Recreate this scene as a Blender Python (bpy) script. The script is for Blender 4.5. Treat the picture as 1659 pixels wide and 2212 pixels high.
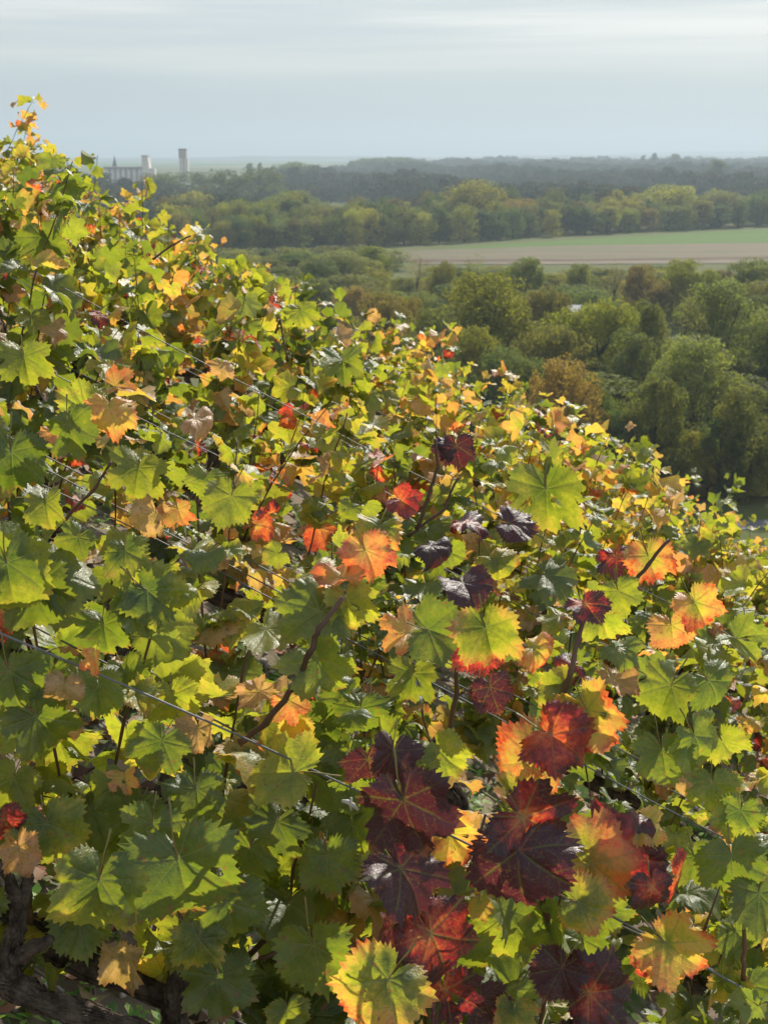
import bpy, math, random
import numpy as np
from mathutils import Vector, Matrix, Euler
random.seed(7); RNG = np.random.default_rng(11)
SC = bpy.context.scene
COL = SC.collection
R = math.radians
for o in list(bpy.data.objects): bpy.data.objects.remove(o)

# ------------------------------------------------------------------ camera
F = 3072.0                      # photo pixels (at 1659 px width) per unit of tangent
PITCH = 14.05
cam_d = bpy.data.cameras.new('camera'); cam = bpy.data.objects.new('camera', cam_d); COL.objects.link(cam)
cam_d.sensor_fit = 'HORIZONTAL'; cam_d.sensor_width = 36; cam_d.lens = 18/(829.5/F)
cam_d.clip_start = 0.05; cam_d.clip_end = 40000
cam.location = (0, 0, 0); cam.rotation_euler = (R(90-PITCH), 0, 0)
cam_d.dof.use_dof = True; cam_d.dof.focus_distance = 2.3; cam_d.dof.aperture_fstop = 22
SC.camera = cam
SC.render.resolution_x = 767; SC.render.resolution_y = 1024

# ------------------------------------------------------------------ light
SUN_AZ, SUN_EL = 24.0, 37.0     # degrees to the right of the view direction, above the horizon
sd = bpy.data.lights.new('sun', 'SUN'); sun = bpy.data.objects.new('sun', sd); COL.objects.link(sun)
sd.energy = 5.0; sd.angle = R(0.6); sd.color = (1.0, 0.93, 0.82)
sv = Vector((math.sin(R(SUN_AZ))*math.cos(R(SUN_EL)), math.cos(R(SUN_AZ))*math.cos(R(SUN_EL)), math.sin(R(SUN_EL))))
sun.rotation_euler = (-sv).to_track_quat('-Z', 'Y').to_euler()
SUNV = np.array(sv)

W = bpy.data.worlds.new('World'); SC.world = W; W.use_nodes = True
SC.view_settings.view_transform = 'Standard'; SC.view_settings.look = 'None'
SC.view_settings.exposure = 0.18; SC.view_settings.gamma = 1.0; SC.view_settings.use_curve_mapping = False
SC.render.engine = 'CYCLES'
SC.cycles.use_denoising = True
SC.cycles.max_bounces = 7; SC.cycles.diffuse_bounces = 3; SC.cycles.glossy_bounces = 2
SC.cycles.transmission_bounces = 4; SC.cycles.volume_bounces = 0; SC.cycles.transparent_max_bounces = 4
SC.cycles.caustics_reflective = False; SC.cycles.caustics_refractive = False
SC.cycles.sample_clamp_indirect = 4

class NT:
    """small node-graph writer"""
    def __init__(s, tree): s.t = tree; s.n = tree.nodes; s.l = tree.links
    def node(s, kind, **kw):
        n = s.n.new(kind)
        for k, v in kw.items(): setattr(n, k, v)
        return n
    def put(s, sock, v):
        if isinstance(v, bpy.types.NodeSocket): s.l.new(v, sock)
        elif v is not None: sock.default_value = v
    def m(s, op, a, b=None, c=None, clamp=False):
        n = s.n.new('ShaderNodeMath'); n.operation = op; n.use_clamp = clamp
        s.put(n.inputs[0], a); s.put(n.inputs[1], b)
        if c is not None: s.put(n.inputs[2], c)
        return n.outputs[0]
    def mix(s, f, a, b, blend='MIX'):
        n = s.n.new('ShaderNodeMix'); n.data_type = 'RGBA'; n.blend_type = blend
        s.put(n.inputs[0], f); s.put(n.inputs[6], a); s.put(n.inputs[7], b)
        return n.outputs[2]
    def noise(s, vec, scale, detail=3, rough=.55, dist=0, out=0):
        n = s.n.new('ShaderNodeTexNoise'); s.put(n.inputs['Vector'], vec)
        n.inputs['Scale'].default_value = scale; n.inputs['Detail'].default_value = detail
        n.inputs['Roughness'].default_value = rough; n.inputs['Distortion'].default_value = dist
        return n.outputs[out]
    def rng(s, v, a, b, c=0., d=1.):
        n = s.n.new('ShaderNodeMapRange'); n.clamp = True; n.interpolation_type = 'SMOOTHSTEP'
        s.put(n.inputs[0], v); n.inputs[1].default_value = a; n.inputs[2].default_value = b
        n.inputs[3].default_value = c; n.inputs[4].default_value = d
        return n.outputs[0]
    def ramp(s, v, stops, interp='LINEAR'):
        n = s.n.new('ShaderNodeValToRGB'); n.color_ramp.interpolation = interp
        e = n.color_ramp.elements
        while len(e) < len(stops): e.new(1.0)
        for el, (p, c) in zip(e, stops): el.position = p; el.color = (*c, 1) if len(c) == 3 else c
        s.put(n.inputs[0], v); return n.outputs[0]
    def bump(s, h, strength=.4, dist=.01):
        n = s.n.new('ShaderNodeBump'); n.inputs['Strength'].default_value = strength
        n.inputs['Distance'].default_value = dist; s.put(n.inputs['Height'], h); return n.outputs[0]
    def coord(s, which): return s.n.new('ShaderNodeTexCoord').outputs[which]
    def vscale(s, v, sx, sy, sz):
        n = s.n.new('ShaderNodeMapping'); n.inputs['Scale'].default_value = (sx, sy, sz); s.put(n.inputs['Vector'], v); return n.outputs[0]

def C4(r, g, b): return (r, g, b, 1)
# world: Nishita daylight behind layered high cloud; grey-blue air towards the horizon
g = NT(W.node_tree); g.n.clear()
sky = g.node('ShaderNodeTexSky', sky_type='NISHITA'); sky.sun_disc = False
sky.sun_elevation = R(SUN_EL); sky.sun_rotation = R(SUN_AZ); sky.dust_density = 1.6; sky.air_density = 1.0; sky.ozone_density = 1.5
gen = g.coord('Generated')
sep = g.node('ShaderNodeSeparateXYZ'); g.put(sep.inputs[0], gen)
z = g.m('MAXIMUM', sep.outputs[2], 0.0)
zz = g.m('ADD', z, 0.02)
cmb = g.node('ShaderNodeCombineXYZ'); g.put(cmb.inputs[0], g.m('DIVIDE', sep.outputs[0], zz)); g.put(cmb.inputs[1], g.m('DIVIDE', sep.outputs[1], zz))
streak = g.vscale(cmb.outputs[0], .16, .30, 1)
n1 = g.noise(streak, 1.0, 5, .55, .5)
lump = g.vscale(gen, 2.2, 2.2, 46.0)
n2 = g.noise(lump, 1.0, 4, .5, .3)
cl = g.m('ADD', g.m('MULTIPLY', n1, .5), g.m('MULTIPLY', n2, .5))
el = g.m('ADD', z, g.m('MULTIPLY', g.m('SUBTRACT', n2, .5), .040))
veil = g.ramp(el, [(0.0, (.385, .475, .525)), (.028, (.40, .485, .53)), (.048, (.43, .505, .54)), (.060, (.55, .60, .605)), (.078, (.68, .70, .685)), (.16, (.62, .67, .69)), (.40, (.34, .41, .50)), (1.0, (.20, .27, .40))])
lift = g.rng(cl, .42, .62, -.5, .5)
amt = g.rng(z, .04, .08, 0.0, .32)
veil2 = g.mix(g.m('MULTIPLY', g.m('ADD', lift, .5), amt), veil, C4(1.15, 1.12, 1.05))
dark = g.m('MULTIPLY', g.rng(n2, .50, .30, 0, 1), g.rng(z, .05, .08, 0, .75))
veil3 = g.mix(dark, veil2, C4(.47, .55, .60))
bgA = g.node('ShaderNodeBackground'); g.put(bgA.inputs[0], sky.outputs[0]); bgA.inputs[1].default_value = .10
bgB = g.node('ShaderNodeBackground'); g.put(bgB.inputs[0], veil3); bgB.inputs[1].default_value = 1.0
mxs = g.node('ShaderNodeMixShader'); mxs.inputs[0].default_value = .86
g.l.new(bgA.outputs[0], mxs.inputs[1]); g.l.new(bgB.outputs[0], mxs.inputs[2])
wo = g.node('ShaderNodeOutputWorld'); g.l.new(mxs.outputs[0], wo.inputs[0])

# ------------------------------------------------------------------ helpers
def tag(o, label=None, cat=None, group=None, kind=None):
    if label: o['label'] = label
    if cat: o['category'] = cat
    if group: o['group'] = group
    if kind: o['kind'] = kind
    return o
def empty(name, loc):
    o = bpy.data.objects.new(name, None); o.location = loc; o.empty_display_size = .1; COL.objects.link(o); return o
def link(name, me, parent=None, mats=None):
    if mats is not None and not me.materials:
        for m_ in (mats if isinstance(mats, (list, tuple)) else [mats]): me.materials.append(m_)
    o = bpy.data.objects.new(name, me); COL.objects.link(o)
    if parent: o.parent = parent
    return o
def mesh_from(name, V, Fc, smooth=True):
    me = bpy.data.meshes.new(name); me.from_pydata([tuple(v) for v in V], [], Fc)
    if smooth: me.polygons.foreach_set('use_smooth', np.ones(len(me.polygons), bool))
    me.update(); return me
def fast_mesh(name, V, Q, smooth=False):
    """V (n,3) array, Q (m,k) array of equal polygons"""
    V = np.asarray(V, np.float32); Q = np.asarray(Q, np.int32)
    me = bpy.data.meshes.new(name); k = Q.shape[1]
    me.vertices.add(len(V)); me.vertices.foreach_set('co', V.ravel())
    me.loops.add(Q.size); me.loops.foreach_set('vertex_index', Q.ravel())
    me.polygons.add(len(Q)); me.polygons.foreach_set('loop_start', np.arange(0, Q.size, k, dtype=np.int32))
    me.polygons.foreach_set('loop_total', np.full(len(Q), k, np.int32))
    if smooth: me.polygons.foreach_set('use_smooth', np.ones(len(Q), bool))
    me.update(calc_edges=True); return me
def nrm(v):
    v = np.asarray(v, float); return v/max(1e-9, np.linalg.norm(v))
def tube(pts, radii, sides=6, seed=None, rough=0., cap=True):
    """tapered tube along pts, returns V, F lists"""
    pts = np.asarray(pts, float); n = len(pts)
    T = np.gradient(pts, axis=0); T /= np.linalg.norm(T, axis=1)[:, None]+1e-9
    ref = np.array([0., 1., 0.]) if abs(T[0][1]) < .8 else np.array([1., 0, 0])
    V = []; rr = np.random.default_rng(seed)
    A = nrm(np.cross(T[0], ref))
    for i in range(n):
        A = nrm(A - T[i]*A.dot(T[i])); B = np.cross(T[i], A)
        for k in range(sides):
            a = 2*math.pi*k/sides; q = radii[i]*(1+rough*rr.normal()) if rough else radii[i]
            V.append(pts[i] + q*(math.cos(a)*A+math.sin(a)*B))
    Fc = [(i*sides+k, i*sides+(k+1) % sides, (i+1)*sides+(k+1) % sides, (i+1)*sides+k) for i in range(n-1) for k in range(sides)]
    if cap:
        Fc.append(tuple(range(sides-1, -1, -1))); Fc.append(tuple((n-1)*sides+k for k in range(sides)))
    return V, Fc
class MB:
    def __init__(s): s.V = []; s.F = []
    def add(s, V, Fc):
        b = len(s.V); s.V += [tuple(v) for v in V]; s.F += [tuple(i+b for i in f) for f in Fc]
    def box(s, x0, x1, y0, y1, z0, z1):
        V = [(x, y, z_) for z_ in (z0, z1) for y in (y0, y1) for x in (x0, x1)]
        s.add(V, [(0, 2, 3, 1), (4, 5, 7, 6), (0, 1, 5, 4), (2, 6, 7, 3), (0, 4, 6, 2), (1, 3, 7, 5)])
    def build(s, name, mat, parent=None, smooth=True):
        return link(name, mesh_from(name, s.V, s.F, smooth), parent, mat)

cp, sp = math.cos(R(PITCH)), math.sin(R(PITCH))
def ray(px, py):
    u = (px-829.5)/F; v = -(py-1106)/F
    return np.array([u, cp+v*sp, -sp+v*cp])
def at(px, py, Y):
    d = ray(px, py); return d*(Y/d[1])
def on_z(px, py, zz_):
    d = ray(px, py); return d*(zz_/d[2])

# terrain -----------------------------------------------------------
SLOPE = .54; VALLEY = -37.0
_dy = np.array([-8, 0, 1.75, 2.85, 3.95, 5.05, 6.15, 7.25, 8.35, 9.45, 10.55, 11.65, 14, 20, 40, 100, 160])
_dd = np.array([.2, .60, .864, 1.02, 1.075, 1.12, 1.17, 1.28, 1.42, 1.57, 1.74, 1.95, 2.7, 5.4, 16, 50, 85])
def drop(Y): return np.interp(Y, _dy, _dd)
WH = .90                                        # height of the upper wires above ground
def swell(x, Y): return .17*np.clip((Y-3.2)/5., 0, 1)*np.exp(-((x-1.0)/1.15)**2)      # the slope swells a little towards its shoulder
def terrain(x, Y):
    x = np.asarray(x, float); Y = np.asarray(Y, float)
    xs = -SLOPE*np.maximum(x, -14) + 2.5*(1-np.exp(np.minimum(0, (x+14))/8))
    h = -(drop(Y)+WH) + xs + swell(x, Y)
    val = VALLEY + .006*np.clip(Y-900, 0, 2600) + .0015*np.clip(Y-5000, 0, 9000)
    k = 2.0
    return np.where(Y < 5000, np.maximum(h, val) + 0*k, val)

# ------------------------------------------------------------------ materials
def new_mat(name):
    m_ = bpy.data.materials.new(name); m_.use_nodes = True; m_.node_tree.nodes.clear(); return m_, NT(m_.node_tree)
def finish(gn, sh, vol=None):
    o = gn.node('ShaderNodeOutputMaterial'); gn.l.new(sh, o.inputs[0])
def principled(gn, col, rough=.6, spec=.4, normal=None, metal=0):
    p = gn.node('ShaderNodeBsdfPrincipled'); gn.put(p.inputs['Base Color'], col); gn.put(p.inputs['Roughness'], rough)
    gn.put(p.inputs['Specular IOR Level'], spec); p.inputs['Metallic'].default_value = metal
    if normal is not None: gn.put(p.inputs['Normal'], normal)
    return p.outputs[0]

def leaf_material():
    m_, g = new_mat('vine_leaf')
    oi = g.node('ShaderNodeObjectInfo')
    sp_ = g.node('ShaderNodeSeparateColor'); g.l.new(oi.outputs['Color'], sp_.inputs[0])
    stage, edge, vamt = sp_.outputs; dry = g.m('SUBTRACT', 1.0, oi.outputs['Alpha'])
    uvf = g.node('ShaderNodeUVMap', uv_map='flat').outputs[0]
    uvv = g.node('ShaderNodeUVMap', uv_map='vein').outputs[0]
    s2 = g.node('ShaderNodeSeparateXYZ'); g.l.new(uvv, s2.inputs[0]); u, v = s2.outputs[0], s2.outputs[1]
    # offset the noises per leaf
    off = g.node('ShaderNodeVectorMath', operation='ADD'); g.l.new(uvf, off.inputs[0])
    sc_ = g.node('ShaderNodeCombineXYZ'); r_ = g.m('MULTIPLY', oi.outputs['Random'], 53.0)
    g.l.new(r_, sc_.inputs[0]); g.l.new(g.m('MULTIPLY', r_, 1.7), sc_.inputs[1]); g.l.new(sc_.outputs[0], off.inputs[1]); P = off.outputs[0]
    # veins: primaries by |v|, secondaries as curved lines of u - k v
    w = g.m('MULTIPLY', g.m('SUBTRACT', 1.12, u), .0075)
    wob0 = g.noise(P, 3.2, 2)
    vw = g.m('ABSOLUTE', g.m('ADD', v, g.m('MULTIPLY', g.m('SUBTRACT', wob0, .5), .012)))
    vein1 = g.m('SUBTRACT', 1.0, g.m('DIVIDE', vw, g.m('MULTIPLY', w, 1.7)), clamp=True)
    wob = g.m('MULTIPLY', g.noise(P, 4.0, 2), .11)
    sr = g.m('MULTIPLY', g.m('ADD', g.m('ADD', g.m('SUBTRACT', u, g.m('MULTIPLY', v, .95)), g.m('MULTIPLY', g.m('MULTIPLY', v, v), .8)), wob), 6.3)
    d2 = g.m('ABSOLUTE', g.m('SUBTRACT', g.m('FRACT', sr), .5))
    vein2 = g.m('MULTIPLY', g.m('SUBTRACT', 1.0, g.m('MULTIPLY', d2, 24.0), clamp=True), .5)
    vv = g.node('ShaderNodeTexVoronoi', feature='DISTANCE_TO_EDGE'); g.put(vv.inputs['Vector'], P); vv.inputs['Scale'].default_value = 19
    vein3 = g.m('MULTIPLY', g.m('SUBTRACT', 1.0, g.m('MULTIPLY', vv.outputs['Distance'], 9.0), clamp=True), .22)
    vein = g.m('MAXIMUM', g.m('MAXIMUM', vein1, vein2), vein3)
    near = g.m('SUBTRACT', 1.0, g.m('MULTIPLY', vw, 30.0), clamp=True)     # soft halo round the primaries
    near2 = g.m('MULTIPLY', g.m('SUBTRACT', 1.0, g.m('MULTIPLY', d2, 7.), clamp=True), .45)
    halo = g.m('MAXIMUM', near, near2)
    rl = g.node('ShaderNodeVectorMath', operation='LENGTH'); g.l.new(uvf, rl.inputs[0]); rad = rl.outputs['Value']
    big = g.noise(P, 1.9, 3, .6); small = g.noise(P, 11.0, 3, .65)
    t = g.m('ADD', stage, g.m('MULTIPLY', edge, g.m('SUBTRACT', rad, .55)))
    t = g.m('ADD', t, g.m('MULTIPLY', g.m('SUBTRACT', big, .5), g.m('ADD', .34, edge)))
    t = g.m('ADD', t, g.m('MULTIPLY', g.m('SUBTRACT', small, .5), g.m('ADD', .20, g.m('MULTIPLY', edge, .35))))
    t = g.m('SUBTRACT', t, g.m('MULTIPLY', g.m('MULTIPLY', halo, vamt), .10))
    grn = g.m('MULTIPLY', g.m('MULTIPLY', halo, vamt), g.rng(g.m('ADD', big, g.m('MULTIPLY', g.m('SUBTRACT', small, .5), .3)), .36, .62, .15, 1.6), clamp=True)
    hueJ = g.m('FRACT', g.m('MULTIPLY', oi.outputs['Random'], 91.7))
    refl = g.ramp(t, [(0, (.030, .050, .012)), (.22, (.052, .080, .014)), (.40, (.115, .135, .020)), (.54, (.27, .20, .040)), (.66, (.33, .165, .055)), (.76, (.27, .065, .028)), (.86, (.12, .015, .014)), (.97, (.034, .012, .019))])
    tran = g.ramp(t, [(0, (.085, .135, .008)), (.22, (.175, .215, .011)), (.40, (.35, .355, .018)), (.54, (.57, .40, .040)), (.66, (.64, .285, .05)), (.76, (.66, .13, .025)), (.86, (.42, .022, .02)), (.97, (.065, .008, .013))])
    refl = g.mix(grn, refl, C4(.055, .066, .022)); tran = g.mix(grn, tran, C4(.10, .085, .010))
    br = g.node('ShaderNodeCombineXYZ'); bv = g.m('ADD', .74, g.m('MULTIPLY', hueJ, .38))
    for i_ in range(3): g.l.new(bv, br.inputs[i_])
    refl = g.mix(1.0, refl, br.outputs[0], 'MULTIPLY'); tran = g.mix(1.0, tran, br.outputs[0], 'MULTIPLY')
    # pale papery tissue of dead leaves, and brown freckles and scorched margins
    tan = g.mix(g.rng(g.m('ADD', g.m('MULTIPLY', small, .5), g.m('MULTIPLY', big, .5)), .38, .6), C4(.13, .075, .045), C4(.34, .25, .16))
    refl = g.mix(dry, refl, tan); tran = g.mix(g.m('MULTIPLY', dry, .8), tran, g.mix(g.rng(big, .38, .6), C4(.22, .10, .04), C4(.42, .26, .11)))
    fr = g.noise(P, 24.0, 2, .5); scorch = g.m('MULTIPLY', g.rng(fr, .60, .69), g.rng(big, .40, .60))
    marg = g.m('MULTIPLY', g.rng(g.m('ADD', rad, g.m('MULTIPLY', g.m('SUBTRACT', small, .5), .55)), .86, .98), g.rng(oi.outputs['Random'], .35, .75, 0, .75))
    blot = g.m('MULTIPLY', g.rng(g.noise(P, 6.0, 4, .6), .60, .66), g.rng(hueJ, .35, .8, 0, .75))
    sc2 = g.m('MAXIMUM', g.m('MAXIMUM', g.m('MULTIPLY', scorch, .8), marg), blot)
    refl = g.mix(sc2, refl, C4(.12, .055, .03)); tran = g.mix(sc2, tran, C4(.28, .085, .02))
    # ribs are paler than green blade
    dk = g.rng(t, .75, .95, 1., .25); vein = g.m('MULTIPLY', vein, dk)
    vp = g.m('MULTIPLY', vein, .42)
    refl = g.mix(vp, refl, C4(.20, .21, .09)); tran = g.mix(g.m('MULTIPLY', vein, .28), tran, C4(.34, .34, .06))
    # underside is paler and duller
    bf = g.node('ShaderNodeNewGeometry').outputs['Backfacing']
    under = g.mix(.45, refl, C4(.20, .24, .15))
    refl = g.mix(bf, refl, under)
    hgt = g.m('ADD', g.m('MULTIPLY', g.m('MAXIMUM', g.m('SUBTRACT', 1.0, g.m('MULTIPLY', v, 22.0), clamp=True), g.m('MULTIPLY', vein2, .9)), -1.0), g.m('ADD', g.m('MULTIPLY', g.noise(P, 8.0, 2, .5), 2.2), g.m('MULTIPLY', vein3, -1.5)))
    nb = g.bump(hgt, .30, .0030)
    rough = g.m('ADD', .33, g.m('MULTIPLY', g.noise(P, 4.0, 2), .26)); rough = g.m('ADD', rough, g.m('MULTIPLY', bf, .25))
    p = principled(g, refl, rough, .52, nb)
    tr = g.node('ShaderNodeBsdfTranslucent'); g.put(tr.inputs[0], tran); g.put(tr.inputs['Normal'], nb)
    a = g.node('ShaderNodeAddShader'); g.l.new(p, a.inputs[0]); g.l.new(tr.outputs[0], a.inputs[1])
    finish(g, a.outputs[0]); return m_
M_LEAF = leaf_material()

def mat_simple(name, c1, c2, scale=8, rough=.75, spec=.3, bump=0, bscale=40, coord='Object', stretch=(1, 1, 1), bd=.004):
    m_, g = new_mat(name); co = g.vscale(g.coord(coord), *stretch)
    n = g.noise(co, scale, 4, .6)
    c = g.mix(g.rng(n, .3, .7), C4(*c1), C4(*c2))
    nb = g.bump(g.noise(co, bscale, 4, .65), bump, bd) if bump else None
    finish(g, principled(g, c, rough, spec, nb)); return m_
M_PET = mat_simple('petiole', (.20, .22, .06), (.28, .12, .06), 3, .5, .4)
M_CANE = mat_simple('cane', (.17, .085, .050), (.09, .048, .030), 14, .5, .45, .5, 60, stretch=(1, 1, .15), bd=.002)
M_BARK = mat_simple('old_vine_bark', (.15, .115, .088), (.035, .027, .021), 45, .9, .15, 1.0, 55, stretch=(1, 1, 1), bd=.01)
M_WIRE = mat_simple('galvanised_wire', (.11, .11, .11), (.20, .20, .20), 20, .5, .4)
M_CLIP = mat_simple('clip_plastic', (.45, .42, .34), (.6, .58, .5), 20, .5, .4)

# ------------------------------------------------------------------ vine leaf meshes
VEINS = [0, 50, 103, 150]
BND = [0, 25, 50, 77, 103, 128, 150, 172]
def leaf_mesh(name, seed, per, rings, kind='flat'):
    rr = np.random.default_rng(seed)
    lob = rr.choice([-.04, 0., .03, .08, .2])+rr.uniform(-.03, .03); ax = rr.uniform(.88, 1.14); shear = rr.uniform(-.12, .12)
    def outline(side):
        j = rr.normal(0, .05, 8)
        key = [(0, 1.02+j[0]), (7, .96), (15, .89), (25, .80-lob+j[1]), (36, .86), (46, .93), (50, .95+j[2]), (57, .89), (68, .80), (77, .73-lob+j[3]), (89, .76), (99, .79), (103, .80+j[4]), (114, .70), (128, .60+j[5]), (145, .54+j[6]), (160, .44), (172, .26), (180, .1)]
        return np.array([k[0] for k in key]), np.array([k[1] for k in key])
    th = [0.]; vd = []
    half = []
    for i in range(len(BND)-1):
        a, b = BND[i], BND[i+1]; n = max(1, int(round(per*(b-a)/25.0)))
        half += [a+(b-a)*k/n for k in range(n)]
    half.append(BND[-1]); half = np.array(half)
    ang = np.concatenate([-half[::-1][:-1], half])       # from -172 to 172
    kL, rL = outline(-1); kR, rR = outline(1)
    rad = np.where(ang < 0, np.interp(-ang, kL, rL), np.interp(ang, kR, rR))
    tooth = np.zeros(len(ang))
    amp = .055+rr.uniform(-.01, .02)
    if per >= 5:
        for i in range(len(ang)): tooth[i] = amp*rr.uniform(.5, 1.7) if i % 2 == 0 else -amp*rr.uniform(.2, .8)
    elif per >= 2:
        for i in range(len(ang)): tooth[i] = (amp*.5 if i % 2 == 0 else -amp*.5)*(1+.4*rr.normal())
    fr = {6: [.12, .32, .52, .72, .88, 1.], 4: [.2, .48, .76, 1.], 3: [.3, .68, 1.], 2: [.5, 1.]}[rings]
    ph = rr.uniform(0, 6.28, 8)
    if kind == 'flat': cup, fold, bend, curl, wav = rr.uniform(-.15, .22), rr.uniform(-.10, .34), rr.uniform(0.15, 1.25), rr.uniform(-.9, 1.3), rr.uniform(.05, .10)
    elif kind == 'fold': cup, fold, bend, curl, wav = rr.uniform(-.1, .1), rr.uniform(.35, .75), rr.uniform(.2, 1.0), rr.uniform(-.5, 1), .06
    else: cup, fold, bend, curl, wav = rr.uniform(-.5, .5), rr.uniform(-.3, .6), rr.uniform(.6, 1.7), rr.choice([-2.5, 2.8]), .11
    V = []; FV = [(0, 0)]; na = len(ang)
    def place(a, r, rim):
        x = r*math.sin(R(a))*ax; y = r*math.cos(R(a))+shear*x
        aa = abs(a); k = int(np.argmin([abs(aa-v_) for v_ in VEINS])); ph_ = min(1., abs(aa-VEINS[k])/25.)
        zc = (.028*r*math.sin(math.pi*ph_) + .035*r*ph_)*(1 if kind != 'curl' else 2.)
        zc += fold*abs(x) - cup*r*r
        zc += wav*min(1, r*1.5)*(1.3*math.sin(3.1*x+ph[0])*math.cos(2.7*y+ph[1]) + .8*math.sin(6.3*y+ph[2])*math.sin(5.2*x+ph[3]) + .35*math.sin(11*x+ph[6])*math.sin(9*y+ph[7]))
        zc += .9*wav*rim**2*math.sin(R(a)*5+ph[4])+.3*wav*rim**3*math.sin(R(a)*13+ph[5])
        zc -= curl*.16*max(0, rim-.55)**2*4*(.6+.5*math.sin(R(a)*2+ph[5]))
        if abs(bend) > 1e-3:
            yy = y; y = math.sin(bend*yy)/bend + 0*zc; y += zc*math.sin(bend*yy)*.6; zc = zc*math.cos(bend*yy) - (1-math.cos(bend*yy))/bend
        return (x, y, zc)
    V.append(place(0, .001, 0))
    for q, f in enumerate(fr):
        for i, a in enumerate(ang):
            r = rad[i]*f + (tooth[i] if f == 1. else (tooth[i]*.25 if f > .85 else 0))
            if abs(a) > 165: r *= .9
            V.append(place(a, r, f)); FV.append((r, a))
    Fc = []; loops = []
    def uvs(idx, sector):
        """vein-space uv of vertex for given sector (vein index)"""
        r, a = FV[idx]; d = abs(a)-VEINS[sector]
        return (r*math.cos(R(d)), abs(r*math.sin(R(d))))
    def sector_of(i):
        mid = abs(.5*(ang[i]+ang[i+1])); return int(np.argmin([abs(mid-v_) for v_ in VEINS]))
    for i in range(na-1):
        s_ = sector_of(i)
        Fc.append((0, 1+i+1, 1+i)); loops.append(s_)
        for q in range(len(fr)-1):
            a0 = 1+q*na+i; b0 = 1+(q+1)*na+i
            if (q+i) % 2: Fc.append((a0, a0+1, b0+1)); Fc.append((a0, b0+1, b0))
            else: Fc.append((a0, a0+1, b0)); Fc.append((a0+1, b0+1, b0))
            loops += [s_, s_]
    # torn margins and holes
    if per >= 4 and rr.random() < .45:
        cent = [np.mean([[FV[i_][0]*math.sin(R(FV[i_][1])), FV[i_][0]*math.cos(R(FV[i_][1]))] for i_ in f], axis=0) for f in Fc]
        cuts = []
        for q in range(rr.integers(1, 4)):
            a_ = rr.uniform(-2.6, 2.6); d_ = rr.choice([rr.uniform(.3, .6), rr.uniform(.7, .95)]); cuts.append((d_*math.sin(a_), d_*math.cos(a_), rr.uniform(.035, .10)))
        keep = [all((c_[0]-x_)**2+(c_[1]-y_)**2 > r_*r_ for x_, y_, r_ in cuts) for c_ in cent]
        Fc = [f for f, k_ in zip(Fc, keep) if k_]; loops = [l_ for l_, k_ in zip(loops, keep) if k_]
    nleaf = len(Fc)
    # petiole
    pl = rr.uniform(.55, .95); k = 6 if per >= 5 else 4
    pts = [(0.02*math.sin(i), -pl*i/(k-1), -.02-.16*pl*(i/(k-1))**2+ .012) for i in range(k)]
    tv, tf = tube(pts, [.013+.012*(i/(k-1))**3 for i in range(k)], 5 if per >= 5 else 3, cap=False)
    b = len(V); V = V+[tuple(v_) for v_ in tv]; FV += [(0, 0)]*len(tv)
    Fc += [tuple(i+b for i in f) for f in tf]
    me = bpy.data.meshes.new(name); me.from_pydata(V, [], Fc)
    u1 = me.uv_layers.new(name='flat').data; u2 = me.uv_layers.new(name='vein').data
    A = []; B = []
    for pi, poly in enumerate(me.polygons):
        for vi in poly.vertices:
            r, a = FV[vi]
            if pi < nleaf: A += [r*math.sin(R(a)), r*math.cos(R(a))]; B += list(uvs(vi, loops[pi]))
            else: A += [0, 0]; B += [0, 0]
    u1.foreach_set('uv', A); u2.foreach_set('uv', B)
    me.polygons.foreach_set('material_index', [0]*nleaf+[1]*(len(Fc)-nleaf))
    me.polygons.foreach_set('use_smooth', np.ones(len(Fc), bool))
    me.materials.append(M_LEAF); me.materials.append(M_PET); me.update()
    return me
LEAF = {}
for lod, per, rings, nf, nfo, nc in (('hi', 6, 6, 12, 6, 6), ('mid', 4, 4, 10, 5, 6), ('lo', 2, 3, 8, 4, 5), ('tiny', 1, 2, 5, 3, 3)):
    for kind, n in (('flat', nf), ('fold', nfo), ('curl', nc)):
        LEAF[lod, kind] = [leaf_mesh('vine_leaf', 1000*rings+100*len(kind)+i*7+ord(kind[0]), per, rings, kind) for i in range(n)]

PAL = {'G': (.17, .18, .05, 0), 'g': (.26, .16, .08, 0), 'y': (.36, .14, .10, 0), 'Y': (.53, .16, .15, 0), 'O': (.655, .16, .15, 0.1),
       'R': (.85, .16, .3, 0), 'P': (1.06, .06, .6, 0), 'M': (.44, .60, .30, 0), 'N': (.63, .45, .30, 0), 'B': (.60, .10, .12, .7),
       'Q': (.95, .3, .65, 0), 'S': (.27, .45, .1, 0)}
def color_of(stage, edge=.15, vein=.12, dry=0.):
    return (float(np.clip(stage, 0, 1.1)), edge, vein, 1-dry)
def leaf_obj(mesh, parent, loc, n, t, size, col):
    n = nrm(n); t = np.asarray(t, float); t = nrm(t-n*t.dot(n)); s_ = np.cross(t, n)
    M = Matrix(((s_[0]*size, t[0]*size, n[0]*size, loc[0]), (s_[1]*size, t[1]*size, n[1]*size, loc[1]), (s_[2]*size, t[2]*size, n[2]*size, loc[2]), (0, 0, 0, 1)))
    o = bpy.data.objects.new('leaf', mesh); COL.objects.link(o)
    if parent is not None:
        o.parent = parent; M = Matrix.Translation(-parent.location) @ M
    o.matrix_basis = M; o.color = col
    return o

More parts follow.
